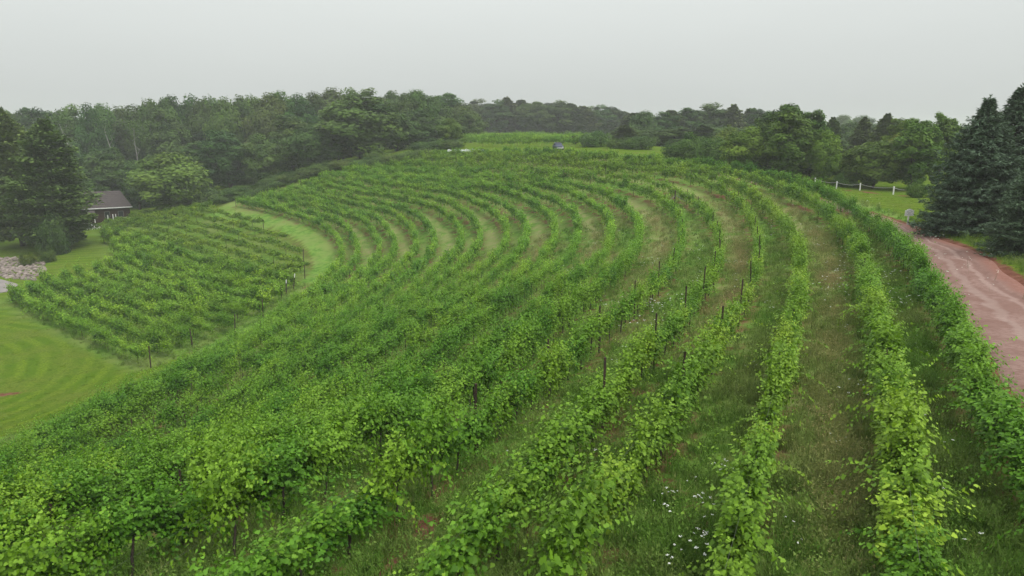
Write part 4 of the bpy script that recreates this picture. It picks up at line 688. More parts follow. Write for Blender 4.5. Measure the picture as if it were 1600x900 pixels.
STEMS = [stem_mesh(s, 1.0) for s in range(4)]; MOPSTEMS = [stem_mesh(s+9, 1.35) for s in range(3)]
RNG = np.random.default_rng(77)
def post_mesh(h, w, cap=False):
    b = MB(); b.box((0, 0, h/2-.2), (w, w*.55, h+.4)); b.box((0, w*.42, h/2-.2), (w*.3, w*.5, h+.38)); return b.mesh('post', M['post'])
POST = post_mesh(1.55, .055); TALLPOST = post_mesh(2.3, .062); ENDPOST = MB().tube([(0, 0, -.4), (0, 0, 1.0), (0, 0, 2.1)], [.075, .072, .068], 8).mesh('end_post', M['greypost'])
DARKEND = MB().tube([(0, 0, -.4), (0, 0, 1.0), (0, 0, 2.1)], [.06, .058, .055], 7).mesh('end_post', M['post'])
CAP = MB().tube([(0, 0, 1.65), (0, 0, 2.16)], [.062, .062], 8).mesh('white_tube', M['white'])
def build_row(P, label, group, kind_fn, tint, post_every=6.0, gap_fn=None, post=None, cap_last=None, spacing=1.6, hscale=1.0, end_post=True, posts=True):
    """one trellis row: Empty > vines (> trunk), posts, wires"""
    Pz = H(P[:, 0], P[:, 1]); px, py, Zc = project(P[:, 0], P[:, 1], Pz+1.0)
    vis = (Zc > 2.5) & (px > -150) & (px < 1750) & (py < 1150)
    if vis.sum() < 3: return None
    i0, i1 = np.where(vis)[0][[0, -1]]; nfull = len(P); P = P[i0:i1+1]
    if len(P) < 3: return None
    d = np.r_[0, np.cumsum(np.linalg.norm(np.diff(P, axis=0), axis=1))]; Lr = d[-1]
    def at(s): return np.array([np.interp(s, d, P[:, 0]), np.interp(s, d, P[:, 1])])
    m = at(Lr/2); root = empty('vine_row', (m[0], m[1], h1(*m))); tag(root, label, 'vine row', group); rl = np.array(root.location)
    s = .7
    while s < Lr-.5:
        q = at(s); a, b = at(max(s-.6, 0)), at(min(s+.6, Lr)); hz = H(np.array([q[0], a[0], b[0]]), np.array([q[1], a[1], b[1]]))
        _, _, Zd = project(q[0], q[1], hz[0]+1); Zd = float(Zd)
        if gap_fn and RNG.random() < gap_fn(s/Lr, Zd, q): s += spacing*.8; continue
        kind = kind_fn(s/Lr, Zd, q); lod = 'N' if Zd < 30 else 'M' if Zd < 78 else 'F'
        if (kind, lod) not in PROTO: lod = 'M'
        t = b-a; rz = math.atan2(t[1], t[0]); slope = math.atan2(hz[2]-hz[1], np.linalg.norm(t)+1e-6)
        flip = RNG.random() < .5; k = RNG.uniform(.74, 1.2)
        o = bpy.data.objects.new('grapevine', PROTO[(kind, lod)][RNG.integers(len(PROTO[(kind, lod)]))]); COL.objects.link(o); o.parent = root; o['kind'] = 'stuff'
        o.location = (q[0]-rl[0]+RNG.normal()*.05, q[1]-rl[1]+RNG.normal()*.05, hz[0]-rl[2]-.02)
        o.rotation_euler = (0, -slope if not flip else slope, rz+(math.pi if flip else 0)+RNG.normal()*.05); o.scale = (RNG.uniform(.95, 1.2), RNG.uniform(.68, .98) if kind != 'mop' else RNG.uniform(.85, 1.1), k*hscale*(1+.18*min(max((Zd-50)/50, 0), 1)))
        tv = RNG.normal()*.07+(.32 if kind == 'spiky' else .16 if kind in ('slim', 'young') and Zd > 40 else 0); o.color = (tint[0]*(1+tv), tint[1]*(1+tv*.7), tint[2]*(1+tv), 1)  # spiky and farther vines lighter: young growth plus distance haze put into colour
        if Zd < 60:
            st = bpy.data.objects.new('trunk', (MOPSTEMS if kind == 'mop' else STEMS)[RNG.integers(3)]); COL.objects.link(st); st.parent = o; st.scale = (1, 1, .9)
        s += spacing*RNG.uniform(.92, 1.08)
    if posts:
        s = RNG.uniform(.5, post_every)
        while s < Lr:
            q = at(s)
            if project(q[0], q[1], h1(*q)+1)[2] < 15: s += post_every; continue
            o = link('post', post or POST, root, (q[0]-rl[0], q[1]-rl[1], h1(*q)-rl[2]), RNG.uniform(0, 3)); o.rotation_euler = (RNG.normal()*.025, RNG.normal()*.025, o.rotation_euler[2]); s += post_every
    if end_post:
        for e, s in ((0, .05), (1, Lr-.05)):
            if project(*at(s), h1(*at(s)))[2] < 16 or (e == 0 and i0 > 0) or (e == 1 and i1 < nfull-1): continue
            q = at(s); a = at(Lr*.5)-q; o = link('end_post', DARKEND, root, (q[0]-rl[0], q[1]-rl[1], h1(*q)-rl[2]), 0); o.rotation_euler = (RNG.normal()*.05, RNG.normal()*.05, 0)
            if cap_last == e: link('white_tube', CAP, o)
    # two trellis wires following the ground
    n = max(int(Lr/3), 2); ss = np.linspace(0, Lr, n); q = np.array([at(v) for v in ss]); zz = H(q[:, 0], q[:, 1])
    px, py, Zd = project(m[0], m[1], 0)
    for hh in (.9, 1.4):
        b = MB(); b.tube(np.c_[q-rl[:2], zz-rl[2]+hh], .0016, 3); b.obj('wire', M['greypost'], root)
    return root
ORD = ['first', 'second', 'third', 'fourth', 'fifth', 'sixth', 'seventh', 'eighth', 'ninth', 'tenth', 'eleventh', 'twelfth', 'thirteenth', 'fourteenth', 'fifteenth', 'sixteenth', 'seventeenth', 'eighteenth', 'nineteenth', 'twentieth',
       'twenty first', 'twenty second', 'twenty third', 'twenty fourth', 'twenty fifth', 'twenty sixth', 'twenty seventh', 'twenty eighth', 'twenty ninth', 'thirtieth', 'thirty first', 'thirty second', 'thirty third', 'thirty fourth', 'thirty fifth', 'thirty sixth', 'thirty seventh', 'thirty eighth', 'thirty ninth', 'fortieth', 'forty first', 'forty second', 'forty third', 'forty fourth']
def kf(k):
    def f(s, Zd, q):
        if k >= 20: return 'hedge'
        if k == 19: return 'hedge' if RNG.random() < .75 else 'slim'
        if k == 18: return 'slim'
        if k >= 15: return ('young' if Zd > 30 else 'slim') if RNG.random() < .75 else 'slim'
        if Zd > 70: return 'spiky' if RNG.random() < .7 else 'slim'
        return 'lush' if Zd < 55 else ('slim' if RNG.random() < .6 else 'spiky')
    return f
def gf(k):
    def f(s, Zd, q):
        if k in (16, 17) and 24 < Zd < 52: return .34
        if k == 15 and 36 < Zd < 60: return .14
        if k < 15 and k % 2 == 0 and Zd < 62 and np.hypot(ROWP[k-1][:, 0]-q[0], ROWP[k-1][:, 1]-q[1]).min() < (1.8 if k > 2 else 1.0): return 1.0
        return .02 if k > 14 or Zd > 60 else .03
    return f
TINT = {20: (.72, .88, .85), 19: (1.0, 1.0, 1.0), 18: (1.08, 1.02, 1.1), 17: (1.05, 1.0, 1.1), 16: (1.0, 1.0, 1.0), 15: (.9, .98, .95)}
ROWLAB = {20: 'thick dark green vine row standing right along the dirt road', 19: 'second vine row in from the dirt road, bright green with stray shoots', 18: 'third vine row in from the dirt road, slim and yellow green',
          17: 'fourth vine row in from the dirt road, with gaps showing red soil', 16: 'fifth vine row in from the dirt road, gappy with bare dark posts', 15: 'sixth vine row in from the dirt road, dense and lush',
          1: 'lowest curved vine row, edging the grass track above the lower block'}
for k in range(20, 0, -1):
    lab = ROWLAB.get(k, f'{ORD[20-k]} vine row in from the dirt road, curving round the slope')
    build_row(ROWP[k], lab, 'curved vine rows on the hillside', kf(k), TINT.get(k, (.88, .98, .95) if k % 2 else (.82, .95, .95)), post_every=7.0, gap_fn=gf(k), spacing=1.55, post=TALLPOST if 15 <= k <= 17 else None,
              hscale={20: 1.02, 19: 1.05, 18: 1.05, 17: 1.08, 16: 1.06, 15: 1.14}.get(k, 1.1))
for i, P in enumerate(BLOCK_ROWS):
    far = i > 10
    build_row(P, f'straight vine row of the lower block, {ORD[i]} from the mown lawn', 'straight vine rows of the lower block',
              (lambda s, Zd, q: 'mop') if far else (lambda s, Zd, q: 'spiky' if RNG.random() < .6 else 'lush'), (1.12, 1.0, .95) if far else (.98, 1.03, .95),
              post_every=8.0, cap_last=1 if i in (9, 10) else None, end_post=i % 2 == 0 or i in (9, 10), spacing=1.75 if far else 1.4, hscale=1.0 if far else 1.12)
# the small upper field beyond the crest
for i in range(16):
    y0 = 173+i*7.2; xs = np.linspace(-8-i*2.2, 17+i*1.8, 40); P = np.c_[xs, y0-.35*(xs+10)*max(0, 1-i/8)]
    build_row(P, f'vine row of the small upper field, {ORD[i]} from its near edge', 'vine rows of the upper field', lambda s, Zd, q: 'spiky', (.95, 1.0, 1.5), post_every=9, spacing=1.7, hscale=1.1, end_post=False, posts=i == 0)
# ------------------------------------------------------------------ trees
LEAF_T = (np.array([(-.05, 0, 0), (.4, .15, .05), (1, 0, -.04), (.4, -.15, .05)]), [np.array([[0, 2, 1], [0, 3, 2]])])
def leaf_object(name, C, Nn, size, tpl, mat, A=None, tint=None, shade=None):
    n = len(C); A = A if A is not None else np.cross(Nn, rn(n, 3))+rn(n, 3)*.1
    V, F = leaves(C, A, Nn, size, tpl); k = len(tpl[0]); rnd = np.clip(RNG.normal(.5, .24, n) if shade is None else .6*shade+.4*RNG.normal(.5, .3, n), 0, 1)
    return mesh_np(name, V, F, [mat], attrs={'rnd': np.repeat(rnd, k), 'tint': np.repeat(np.zeros(n) if tint is None else tint, k)})
def broad(kind, seed):
    """crown of leaf clumps on limbs; returns (crown mesh, trunk mesh, H0, W0)"""
    global RNG
    RNG = np.random.default_rng(seed)
    if kind == 'oak': H0, W0, zc, rx, rz, nb, tz = 12., 9.6, 6.1, 4.5, 5.7, 100, 3.0
    elif kind == 'tall': H0, W0, zc, rx, rz, nb, tz = 16., 8.0, 8.4, 3.9, 7.9, 110, 4.0
    else: H0, W0, zc, rx, rz, nb, tz = 4., 6.4, 1.5, 2.9, 2.4, 60, .6
    d = unit(rn(nb, 3)); rad = ru(.25, .95, nb)**.5
    lob = 1+.14*np.sin(d[:, 0]*3.1+seed)+.14*np.sin(d[:, 1]*3.7+seed*2)+.06*rn(nb)
    BC = d*rad[:, None]*lob[:, None]*np.array([rx, rx, rz])*.86; BC[:, 2] += zc
    taper = np.clip(1.15-.55*np.clip((BC[:, 2]-zc)/rz, -1, 1)**2, .5, 1.1); BC[:, :2] *= taper[:, None]
    BC[:, 2] = np.maximum(BC[:, 2], .35 if kind == 'bush' else H0*.10)
    BR = ru(.13, .25, nb)*rx*(1.25 if kind != 'bush' else 1.4)
    per = 210 if kind != 'bush' else 150
    idx = np.repeat(np.arange(nb), per); n = len(idx); dd = unit(rn(n, 3)); rr = ru(.3, 1.2, n)**.7+np.abs(rn(n))*.1
    C = BC[idx]+dd*(BR[idx]*rr)[:, None]*np.array([1.1, 1.1, .85]); C[:, 2] = np.maximum(C[:, 2], .05)
    C[:, 2] *= H0/np.percentile(C[:, 2], 99.8); C[:, :2] *= W0/2/np.percentile(np.hypot(C[:, 0], C[:, 1]), 97)
    out_ = unit(C-np.array([0, 0, zc])); Nn = dd*.6+out_*.35+np.array([0, 0, .55])+rn(n, 3)*.35
    sz = ru(.62, 1.25, n)*(.37 if kind != 'bush' else .20)
    tint = np.clip(np.repeat(ru(-.35, .5, nb), per), 0, 1)*.8
    crown = leaf_object('crown', C, Nn, sz, LEAF_Q, M['tree'], tint=tint, shade=np.repeat(RNG.normal(.5, .38, nb), per))
    b = MB(); z = np.linspace(-.4, zc+rz*.5, 7); w_ = np.cumsum(rn(7, 2)*.12*H0/12, axis=0); r0 = H0*.018+.03
    tp = np.c_[w_, z]; b.tube(tp, np.linspace(r0, r0*.25, 7), 7)
    for i in RNG.choice(nb, min(11, nb), replace=False):
        s = tp[RNG.integers(1, 5)]; e = BC[i]; mid = s*.5+e*.5+np.array([0, 0, -.25]); b.tube([s, mid, e], [r0*.42, r0*.26, r0*.1], 5)
    return crown, b.mesh('trunk', M['bark'], True), H0, W0
def conifer(kind, seed):
    global RNG
    RNG = np.random.default_rng(seed); C, A, Nn, sz, tn = [], [], [], [], []
    if kind in ('pine', 'bigpine'): H0, R, z0, dz, nbr, pw = 14., 3.9, .9, .62, 14, .75
    else: H0, R, z0, dz, nbr, pw = 14., 3.2, .6, .40, 11, .7
    W0 = 2*R; br = MB(); z = np.linspace(-.4, H0*.97, 8); tp = np.c_[np.cumsum(rn(8, 2)*.07, axis=0), z]; br.tube(tp, np.linspace(.24, .03, 8), 7)
    zz = z0
    while zz < H0-.2:
        f = (zz-z0)/(H0-z0); Lm = R*(1-f**(2.3 if kind == 'farpine' else 1.5))**pw*(.9+.1*math.sin(f*17+seed))*min(1, .55+f*3)
        for j in range(nbr):
            a = RNG.uniform(0, 2*math.pi); L = max(.35, Lm*RNG.uniform(.65, 1.08)); t0 = np.array([np.interp(zz, z, tp[:, 0]), np.interp(zz, z, tp[:, 1]), zz])
            di = np.array([math.cos(a), math.sin(a), RNG.uniform(-.05, .3)+.5*f]); 
            if RNG.random() < .25: br.tube([t0, t0+di*L*.85], [.05, .015], 4)
            m_ = int(12+52*L/R)*(3 if kind == 'bigpine' else 1); t = ru(.3, 1.05, m_); lat = np.cross(di, [0, 0, 1.0])
            c = t0+di*(L*t)[:, None]+lat*(rn(m_)*.30*L*(1.1-.5*t))[:, None]+np.array([0, 0, 1.])*(rn(m_)*.16+.12*t**2)[:, None]
            C.append(c); Nn.append(np.array([0, 0, 1.])+di*.35+rn(m_, 3)*.45); A.append(di+lat*rn(m_, 1)*.9+rn(m_, 3)*.25); sz.append(ru(.30, .60, m_)*(.52 if kind == 'bigpine' else 1)); tn.append(np.full(m_, RNG.uniform(0, .7))*t.clip(0, 1))
        zz += dz*RNG.uniform(.7, 1.3)
    C, A, Nn, sz, tn = (np.concatenate(v) for v in (C, A, Nn, sz, tn))
    V, F = leaves(C, A, Nn, sz, LEAF_Q); rnd = np.clip(RNG.normal(.5, .24, len(C)), 0, 1)
    return mesh_np('crown', V, F, [M['pine']], attrs={'rnd': np.repeat(rnd, 4), 'tint': np.repeat(tn, 4)}), br.mesh('trunk', M['bark'], True), H0, W0
def spruce(seed):
    global RNG
    RNG = np.random.default_rng(seed); H0, R = 10., 3.9; C, A, Nn, sz, tn = [], [], [], [], []
    br = MB(); br.tube([(0, 0, -.4), (.03, 0, 3), (0, .04, 7), (0, 0, 9.9)], [.2, .16, .08, .012], 8)
    zz = .25
    while zz < H0-.1:
        f = zz/H0; L0 = R*float(np.interp(1-f, [0, .05, .1, .2, .4, .7, 1], [.0, .03, .10, .27, .60, .88, 1]))*(1+.07*math.sin(zz*3.1+seed))+.10; nb = int(23-11*f)
        for j in range(nb):
            a = RNG.uniform(0, 2*math.pi); L = L0*RNG.uniform(.66, 1.10); dirh = np.array([math.cos(a), math.sin(a), 0.]); lat = np.array([-dirh[1], dirh[0], 0.])
            lift = .55*f**2+.05; droop = .34*(1-f)
            def pt(t): return np.array([0, 0, zz])+dirh*(L*t)[:, None]+np.array([0, 0, 1.])*(L*(lift*t-droop*1.5*t**1.5+droop*1.0*t**3))[:, None]
            k = max(6, int(8+30*L/R)); t = ru(.18, 1.0, k)**.8; base = pt(t); s = np.where(RNG.random(k) < .5, 1., -1.)
            wl = (.12+.42*L*.3*(1.05-t)); u_ = ru(.0, 1.0, k)
            c = base+lat*(s*wl*u_*1.5)[:, None]+np.array([0, 0, 1.])*(-.16*u_*wl*2-.02+rn(k)*.035)[:, None]
            ax = dirh*(.75)+lat*(s*.75)[:, None]+np.array([0, 0, -.12])+rn(k, 3)*.22; nn = np.array([0, 0, 1.])+dirh*.35+rn(k, 3)*.3
            for q in range(3):
                C.append(c+rn(k, 3)*.05); A.append(ax+rn(k, 3)*.35); Nn.append(nn+rn(k, 3)*.35); sz.append(ru(.20, .36, k)); tn.append(np.clip((t-.35)*1.7, 0, 1)*ru(.2, 1., k))
            if RNG.random() < .15: tq = np.linspace(0, .8, 4); br.tube(pt(tq), [.03, .025, .015, .008], 4)
        zz += .185*RNG.uniform(.75, 1.3)
    for q in range(40):                                       # leader and its upright tips
        z_ = H0-.9+RNG.random()*1.0; C.append(np.array([[rn(1)[0]*.05, rn(1)[0]*.05, z_]])); A.append(np.array([[rn(1)[0]*.5, rn(1)[0]*.5, 1.]])); Nn.append(rn(1, 3)); sz.append(np.array([.24])); tn.append(np.array([.6]))
    C, A, Nn, sz, tn = (np.concatenate(v) for v in (C, A, Nn, sz, tn))
    V, F = leaves(C, A, Nn, sz, LEAF_T); rnd = np.clip(RNG.normal(.45, .25, len(C)), 0, 1)
    return mesh_np('crown', V, F, [M['spruce']], attrs={'rnd': np.repeat(rnd, 4), 'tint': np.repeat(tn, 4)}), br.mesh('trunk', M['bark'], True), H0, 2*R
TP_ = {'oak': [broad('oak', s) for s in (3, 17, 29, 41)], 'tall': [broad('tall', s) for s in (5, 23, 37, 53)], 'bush': [broad('bush', s) for s in (7, 13, 19)],
       'pine': [conifer('pine', s) for s in (2, 31, 44)], 'bigpine': [conifer('bigpine', s) for s in (21, 27)], 'farpine': [conifer('farpine', s) for s in (8, 9, 15)], 'spruce': [spruce(s) for s in (4, 6)]}
RNG = np.random.default_rng(5)
TNAME = dict(oak='broadleaf_tree', tall='broadleaf_tree', bush='bush', pine='pine_tree', bigpine='pine_tree', farpine='pine_tree', spruce='spruce_tree')
TCAT = dict(oak='tree', tall='tree', bush='bush', pine='pine tree', bigpine='pine tree', farpine='pine tree', spruce='spruce tree')
FILL = {'F1': 'tree standing deep inside the left wood, only bits of its crown showing', 'F2': 'tree standing deep inside the right wood, only bits of its crown showing',
        'F3': 'pine standing deep inside the far wood behind the first pines', 'F4': 'dim bush in the shade beneath the left wood', 'F5': 'dim bush in the shade beneath the right wood'}
spi = 0
FN = {}
for t in sorted([t for t in TREES if t[5] in FILL], key=lambda t: t[1]/t[2]): FN.setdefault(t[5], []).append(t)
FW = {'F1': 'inner tree of the left wood, showing between the outer crowns, %s from the left', 'F2': 'inner tree of the right wood, showing between the outer crowns, %s from the left', 'F3': 'inner pine of the far treeline, behind the first pines, %s from the left',
      'F4': 'dim shaded bush beneath the left wood, %s from the left', 'F5': 'dim shaded bush beneath the right wood, %s from the left'}
FLAB = {id(t): FW[k]%ORD[i] for k, v in FN.items() for i, t in enumerate(v)}
TREES = [t[:5]+(FLAB.get(id(t), t[5]),)+t[6:] for t in TREES]
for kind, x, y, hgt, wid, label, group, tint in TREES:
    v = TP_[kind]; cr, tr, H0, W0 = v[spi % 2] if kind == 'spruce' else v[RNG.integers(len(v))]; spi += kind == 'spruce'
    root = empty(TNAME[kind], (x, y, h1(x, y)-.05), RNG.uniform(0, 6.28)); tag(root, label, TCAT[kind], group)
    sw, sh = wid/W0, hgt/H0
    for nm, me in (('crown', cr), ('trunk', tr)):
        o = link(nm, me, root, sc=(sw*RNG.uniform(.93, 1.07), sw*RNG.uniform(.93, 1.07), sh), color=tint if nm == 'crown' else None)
# pale bare trunks leaning out of the left wood
for i, (x, y, ht, lean, lab) in enumerate([(-123, 196, 22.5, -3.2, 'pale leaning birch trunk in the left wood, left of the brown roof'), (-112.5, 197, 21.5, -2.0, 'pale birch trunk in the left wood, straight above the brown roof'), (-108, 199, 20.5, .8, 'thin pale forked trunk right of the birch above the roof')]):
    root = empty('birch_tree', (x, y, h1(x, y))); tag(root, lab, 'birch tree')
    b = MB(); z = np.linspace(-.4, ht, 9); px_ = lean*(z/ht)**1.5+.25*np.sin(z*.5+i); b.tube(np.c_[px_, 0*z, z], np.linspace(.22, .06, 9), 6)
    for q in range(4):
        k = 5+q % 3; s_ = np.array([px_[k], 0, z[k]]); b.tube([s_, s_+[RNG.uniform(-1, 1), .3, 1.6], s_+[RNG.uniform(-2, 2), .5, 3.4]], [.06, .045, .02], 4)
    b.obj('trunk', M['birch'], root, True)
    n = 420; C = np.c_[rn(n)*1.7+lean, rn(n)*1.6, ht+.3+rn(n)*1.3]; me = leaf_object('crown', C, rn(n, 3)*.6+[0, 0, .7], ru(.25, .5, n), LEAF_Q, M['tree']); link('crown', me, root, color=(.9, .95, .95))

# ------------------------------------------------------------------ brown house behind the lower block
hx, hy = -93.6, 157.0; hz = h1(hx, hy)+.9; house = empty('house', (hx, hy, hz), math.radians(31+2)); tag(house, 'dark brown house with a hipped shingle roof, half hidden behind the lower block and pines', 'house')
L, Wd, eh, rh = 9.6, 6.4, 3.4, 3.5
b = MB(); b.box((0, 0, eh/2-1.2), (L, Wd, eh+2.4)); b.obj('wall', M['wall'], house)
e = .55; lx, ly = L/2+e, Wd/2+e; rl_ = L/2-1.3
b = MB(); b.poly([(-lx, -ly, eh), (lx, -ly, eh), (lx, ly, eh), (-lx, ly, eh), (-rl_, 0, eh+rh), (rl_, 0, eh+rh), (-lx, -ly, eh-.02), (lx, -ly, eh-.02), (lx, ly, eh-.02), (-lx, ly, eh-.02)],
                 [(0, 1, 5, 4), (1, 2, 5), (2, 3, 4, 5), (3, 0, 4), (9, 8, 7, 6)])
roof = b.obj('roof', M['roof'], house)
for k in range(9):                                           # shingle courses, each a thin lapped strip on the front slope
    f0, f1 = k/9, (k+1)/9; b = MB()
    def rp(f, s): return np.array([s*(lx+(rl_-lx)*f), -ly+(0+ly)*f, eh+rh*f])
    n_ = np.array([0, -rh, ly]); n_ = -n_/np.linalg.norm(n_)*np.array([1, 1, -1]); up = np.array([0, -rh, ly+0.0]); up = up/np.linalg.norm(up)
    A0, B0, A1, B1 = rp(f0, -1)+up*.05, rp(f0, 1)+up*.05, rp(f1, -1)+up*.02, rp(f1, 1)+up*.02
    b.poly([A0, B0, B1, A1, A0-up*.045, B0-up*.045], [(0, 1, 2, 3), (4, 5, 1, 0)]); b.obj('shingle_course', M['roof'], roof)
b = MB(); b.box((0, -ly-.03, eh-.02), (2*lx, .06, .2)); b.obj('eaves_board', M['white'], house)
b = MB(); b.box((-lx-.03, 0, eh-.02), (.06, 2*ly-.1, .18)); b.obj('eaves_board', M['roof'], house)
for i, x_ in enumerate((-2.6, .2, 2.9)):
    wdw = MB().box((x_, -Wd/2-.02, 1.9), (1.1, .1, 1.3)).obj('window', M['greypost'], house); MB().box((x_, -Wd/2-.08, 1.9), (.94, .06, 1.14)).obj('pane', M['glass'], wdw)
d_ = MB().box((1.6, -Wd/2-.03, 1.05), (.95, .1, 2.1)).obj('door', M['wall'], house)
b = MB(); b.poly([(-lx-2.2, -ly-.3, 2.35), (-L/2+2.6, -ly-2.6, 2.3), (-L/2+2.6, -Wd/2, 3.15), (-lx-1.5, -Wd/2+2, 3.15), (-lx-2.2, -ly-.3, 2.2), (-L/2+2.6, -ly-2.6, 2.15), (-L/2+2.6, -Wd/2, 3.0), (-lx-1.5, -Wd/2+2, 3.0)],
                 [(0, 1, 2, 3), (7, 6, 5, 4), (0, 4, 5, 1), (1, 5, 6, 2), (3, 7, 4, 0)]); b.obj('porch_roof', M['roof'], house)
for x_ in (-L/2+2.4, -L/2+.3, -L/2-1.4): MB().box((x_, -ly-2.0+(.9 if x_ < -5 else 0), 1.1), (.16, .16, 2.3)).obj('porch_post', M['white'], house)
b = MB(); b.box((3.6, -Wd/2-1.6, .9), (2.2, .08, .5)); b.obj('porch_skirt', M['white'], house)
for x_ in (1.2, 1.75): MB().box((x_, -Wd/2-1.6, 1.2), (.16, .16, 1.7)).obj('porch_post', M['white'], house)
# white picket railing in front of it
A_, B_ = np.array([-96.8, 149.5]), np.array([-88.6, 149.3]); rail = empty('picket_railing', ((A_+B_)[0]/2, (A_+B_)[1]/2, h1(*((A_+B_)/2)))); tag(rail, 'white picket railing with uneven tall posts in front of the brown house', 'railing'); ro = np.array(rail.location)
hts = [1.3, 1.2, 1.25, 1.7, 1.25, 2.4, 1.2, 1.9, 1.2, 1.25, 1.3, 1.2, 1.25, 1.3, 1.2, 2.9]
for i, hh in enumerate(hts):
    q = A_+(B_-A_)*i/(len(hts)-1); MB().box((0, 0, hh/2-.1), (.17 if hh > 1.5 else .12, .1, hh+.2)).obj('picket', M['white'], rail, loc=(q[0]-ro[0], q[1]-ro[1], h1(*q)-ro[2]))
for hh in (.35, 1.0):
    pts = [A_+(B_-A_)*t for t in np.linspace(0, 1, 9)]; b = MB()
    for p0, p1 in zip(pts, pts[1:]):
        m_ = (p0+p1)/2; b.box((m_[0]-ro[0], m_[1]-ro[1]-.09, h1(*m_)-ro[2]+hh), (np.linalg.norm(p1-p0)+.04, .06, .16))
    b.obj('rail', M['white'], rail)

# ------------------------------------------------------------------ rope fence, sign, car, braced post, sheeting
rf = empty('rope_fence', (FENCE[1][0], FENCE[1][1], h1(*FENCE[1]))); tag(rf, 'white post and rope fence along the far edge of the mown field', 'fence'); ro = np.array(rf.location)
tops = []
for x, y in FENCE:
    z = h1(x, y); b = MB(); b.box((0, 0, .42), (.13, .13, 1.24), bev=.01); b.box((0, 0, 1.065), (.16, .16, .05)); b.obj('post', M['white'], rf, loc=(x-ro[0], y-ro[1], z-ro[2])); tops.append(np.array([x, y, z+.93])-ro)
for a, c_ in zip(tops, tops[1:]):
    t = np.linspace(0, 1, 11)[:, None]; p_ = a*(1-t)+c_*t; p_[:, 2] -= (.24*4*t*(1-t)).ravel(); MB().tube(p_, .022, 6).obj('rope', M['rope'], rf, True)
x, y = 35.1, 60.3; sg = empty('sign', (x, y, h1(x, y)), math.radians(2)); tag(sg, 'small white arched sign on a single post beside the dirt road', 'sign')
MB().box((0, 0, .35), (.09, .09, 1.1), bev=.008).obj('post', M['white'], sg)
xs = np.linspace(-.40, .40, 17); topz = np.where(np.abs(xs) < .31, 1.29+.13*np.cos(xs/.31*math.pi/2)**.8, 1.29); n = len(xs)
V = [(x_, yy, z_) for yy in (-.075, -.045) for x_, z_ in zip(xs, topz)]+[(x_, yy, .80) for yy in (-.075, -.045) for x_ in xs]
F = []
for i in range(n-1):
    F += [(2*n+i, 2*n+i+1, i+1, i), (3*n+i+1, 3*n+i, n+i, n+i+1), (i, i+1, n+i+1, n+i), (2*n+i+1, 2*n+i, 3*n+i, 3*n+i+1)]
F += [(0, n, 3*n, 2*n), (n-1, 3*n-1, 4*n-1, 2*n-1)]
MB().poly(V, F).obj('board', M['sign'], sg)
b = MB()                                                      # worn lettering, too faint to read
for i, a in enumerate(np.linspace(-.95, .95, 9)): b.box((math.sin(a)*.27, -.079, 1.05+math.cos(a)*.20), (.035, .006, .06), 0)
for r_, (w_, z_) in enumerate(((.36, 1.10), (.26, 1.02), (.44, .91))):
    k = int(w_/.045)
    for i in range(k): b.box((-w_/2+(i+.5)*w_/k, -.079, z_), (w_/k*RNG.uniform(.4, .75), .006, .035))
b.obj('lettering', M['ink'], sg)

x, y = 10.4, 157.5; car = empty('parked_car', (x, y, h1(x, y)-.1), math.radians(8)); tag(car, 'grey blue car parked facing us between the crest and the upper field', 'car')
def hull(sec, name, mat, parent):
    V, F = [], []; n = len(sec[0][1])
    for yy, ring in sec: V += [(a, yy, z_) for a, z_ in ring]
    for s_ in range(len(sec)-1):
        for j in range(n): F.append((s_*n+j, s_*n+(j+1) % n, s_*n+n+(j+1) % n, s_*n+n+j))
    F += [tuple(range(n))[::-1], tuple(range(len(V)-n, len(V)))]; return MB().poly(V, F).obj(name, mat, parent, True)
ring = lambda w_, z0, z1, r=.1: [(-w_+r, z0), (w_-r, z0), (w_, z0+r), (w_, z1-r), (w_-r, z1), (-w_+r, z1), (-w_, z1-r), (-w_, z0+r)]
hull([(-2.25, ring(.80, .35, .78)), (-2.1, ring(.88, .28, .90)), (-1.1, ring(.92, .26, 1.04)), (.9, ring(.92, .26, 1.06)), (2.0, ring(.88, .3, 1.02)), (2.2, ring(.8, .4, .95))], 'body', M['car'], car)
hull([(-1.05, ring(.80, 1.0, 1.07, .03)), (-.35, ring(.70, 1.02, 1.62)), (1.0, ring(.70, 1.02, 1.64)), (1.9, ring(.74, 1.0, 1.09, .04))], 'cabin', M['car'], car)
MB().poly([(-.66, -1.0, 1.10), (.66, -1.0, 1.10), (.60, -.42, 1.57), (-.60, -.42, 1.57), (-.66, -.97, 1.07), (.66, -.97, 1.07), (.60, -.38, 1.54), (-.60, -.38, 1.54)], [(0, 1, 2, 3), (7, 6, 5, 4), (0, 4, 5, 1), (1, 5, 6, 2), (2, 6, 7, 3), (3, 7, 4, 0)]).obj('windscreen', M['glass'], car)
MB().box((0, -.1+.4, 1.66), (1.25, 1.5, .05), bev=.02).obj('roof_panel', M['greypost'], car)
for s_ in (-1, 1):
    MB().box((s_*.62, -2.19, .68), (.34, .12, .15), bev=.03).obj('headlight', M['white'], car)
    for yy in (-1.35, 1.35):
        wh = MB().tube([(s_*.72, yy, .32), (s_*.94, yy, .32)], .32, 18).obj('wheel', M['rubber'], car, True); MB().tube([(s_*.93, yy, .32), (s_*.95, yy, .32)], .19, 12).obj('rim', M['greypost'], wh)
MB().box((0, -2.24, .45), (1.5, .1, .16), bev=.03).obj('bumper', M['white'], car)
x, y = 22.0, 92.6; bp = empty('braced_post', (x, y, h1(x, y))); tag(bp, 'dark post with pale broken braces leaning on it, mid slope', 'braced post')
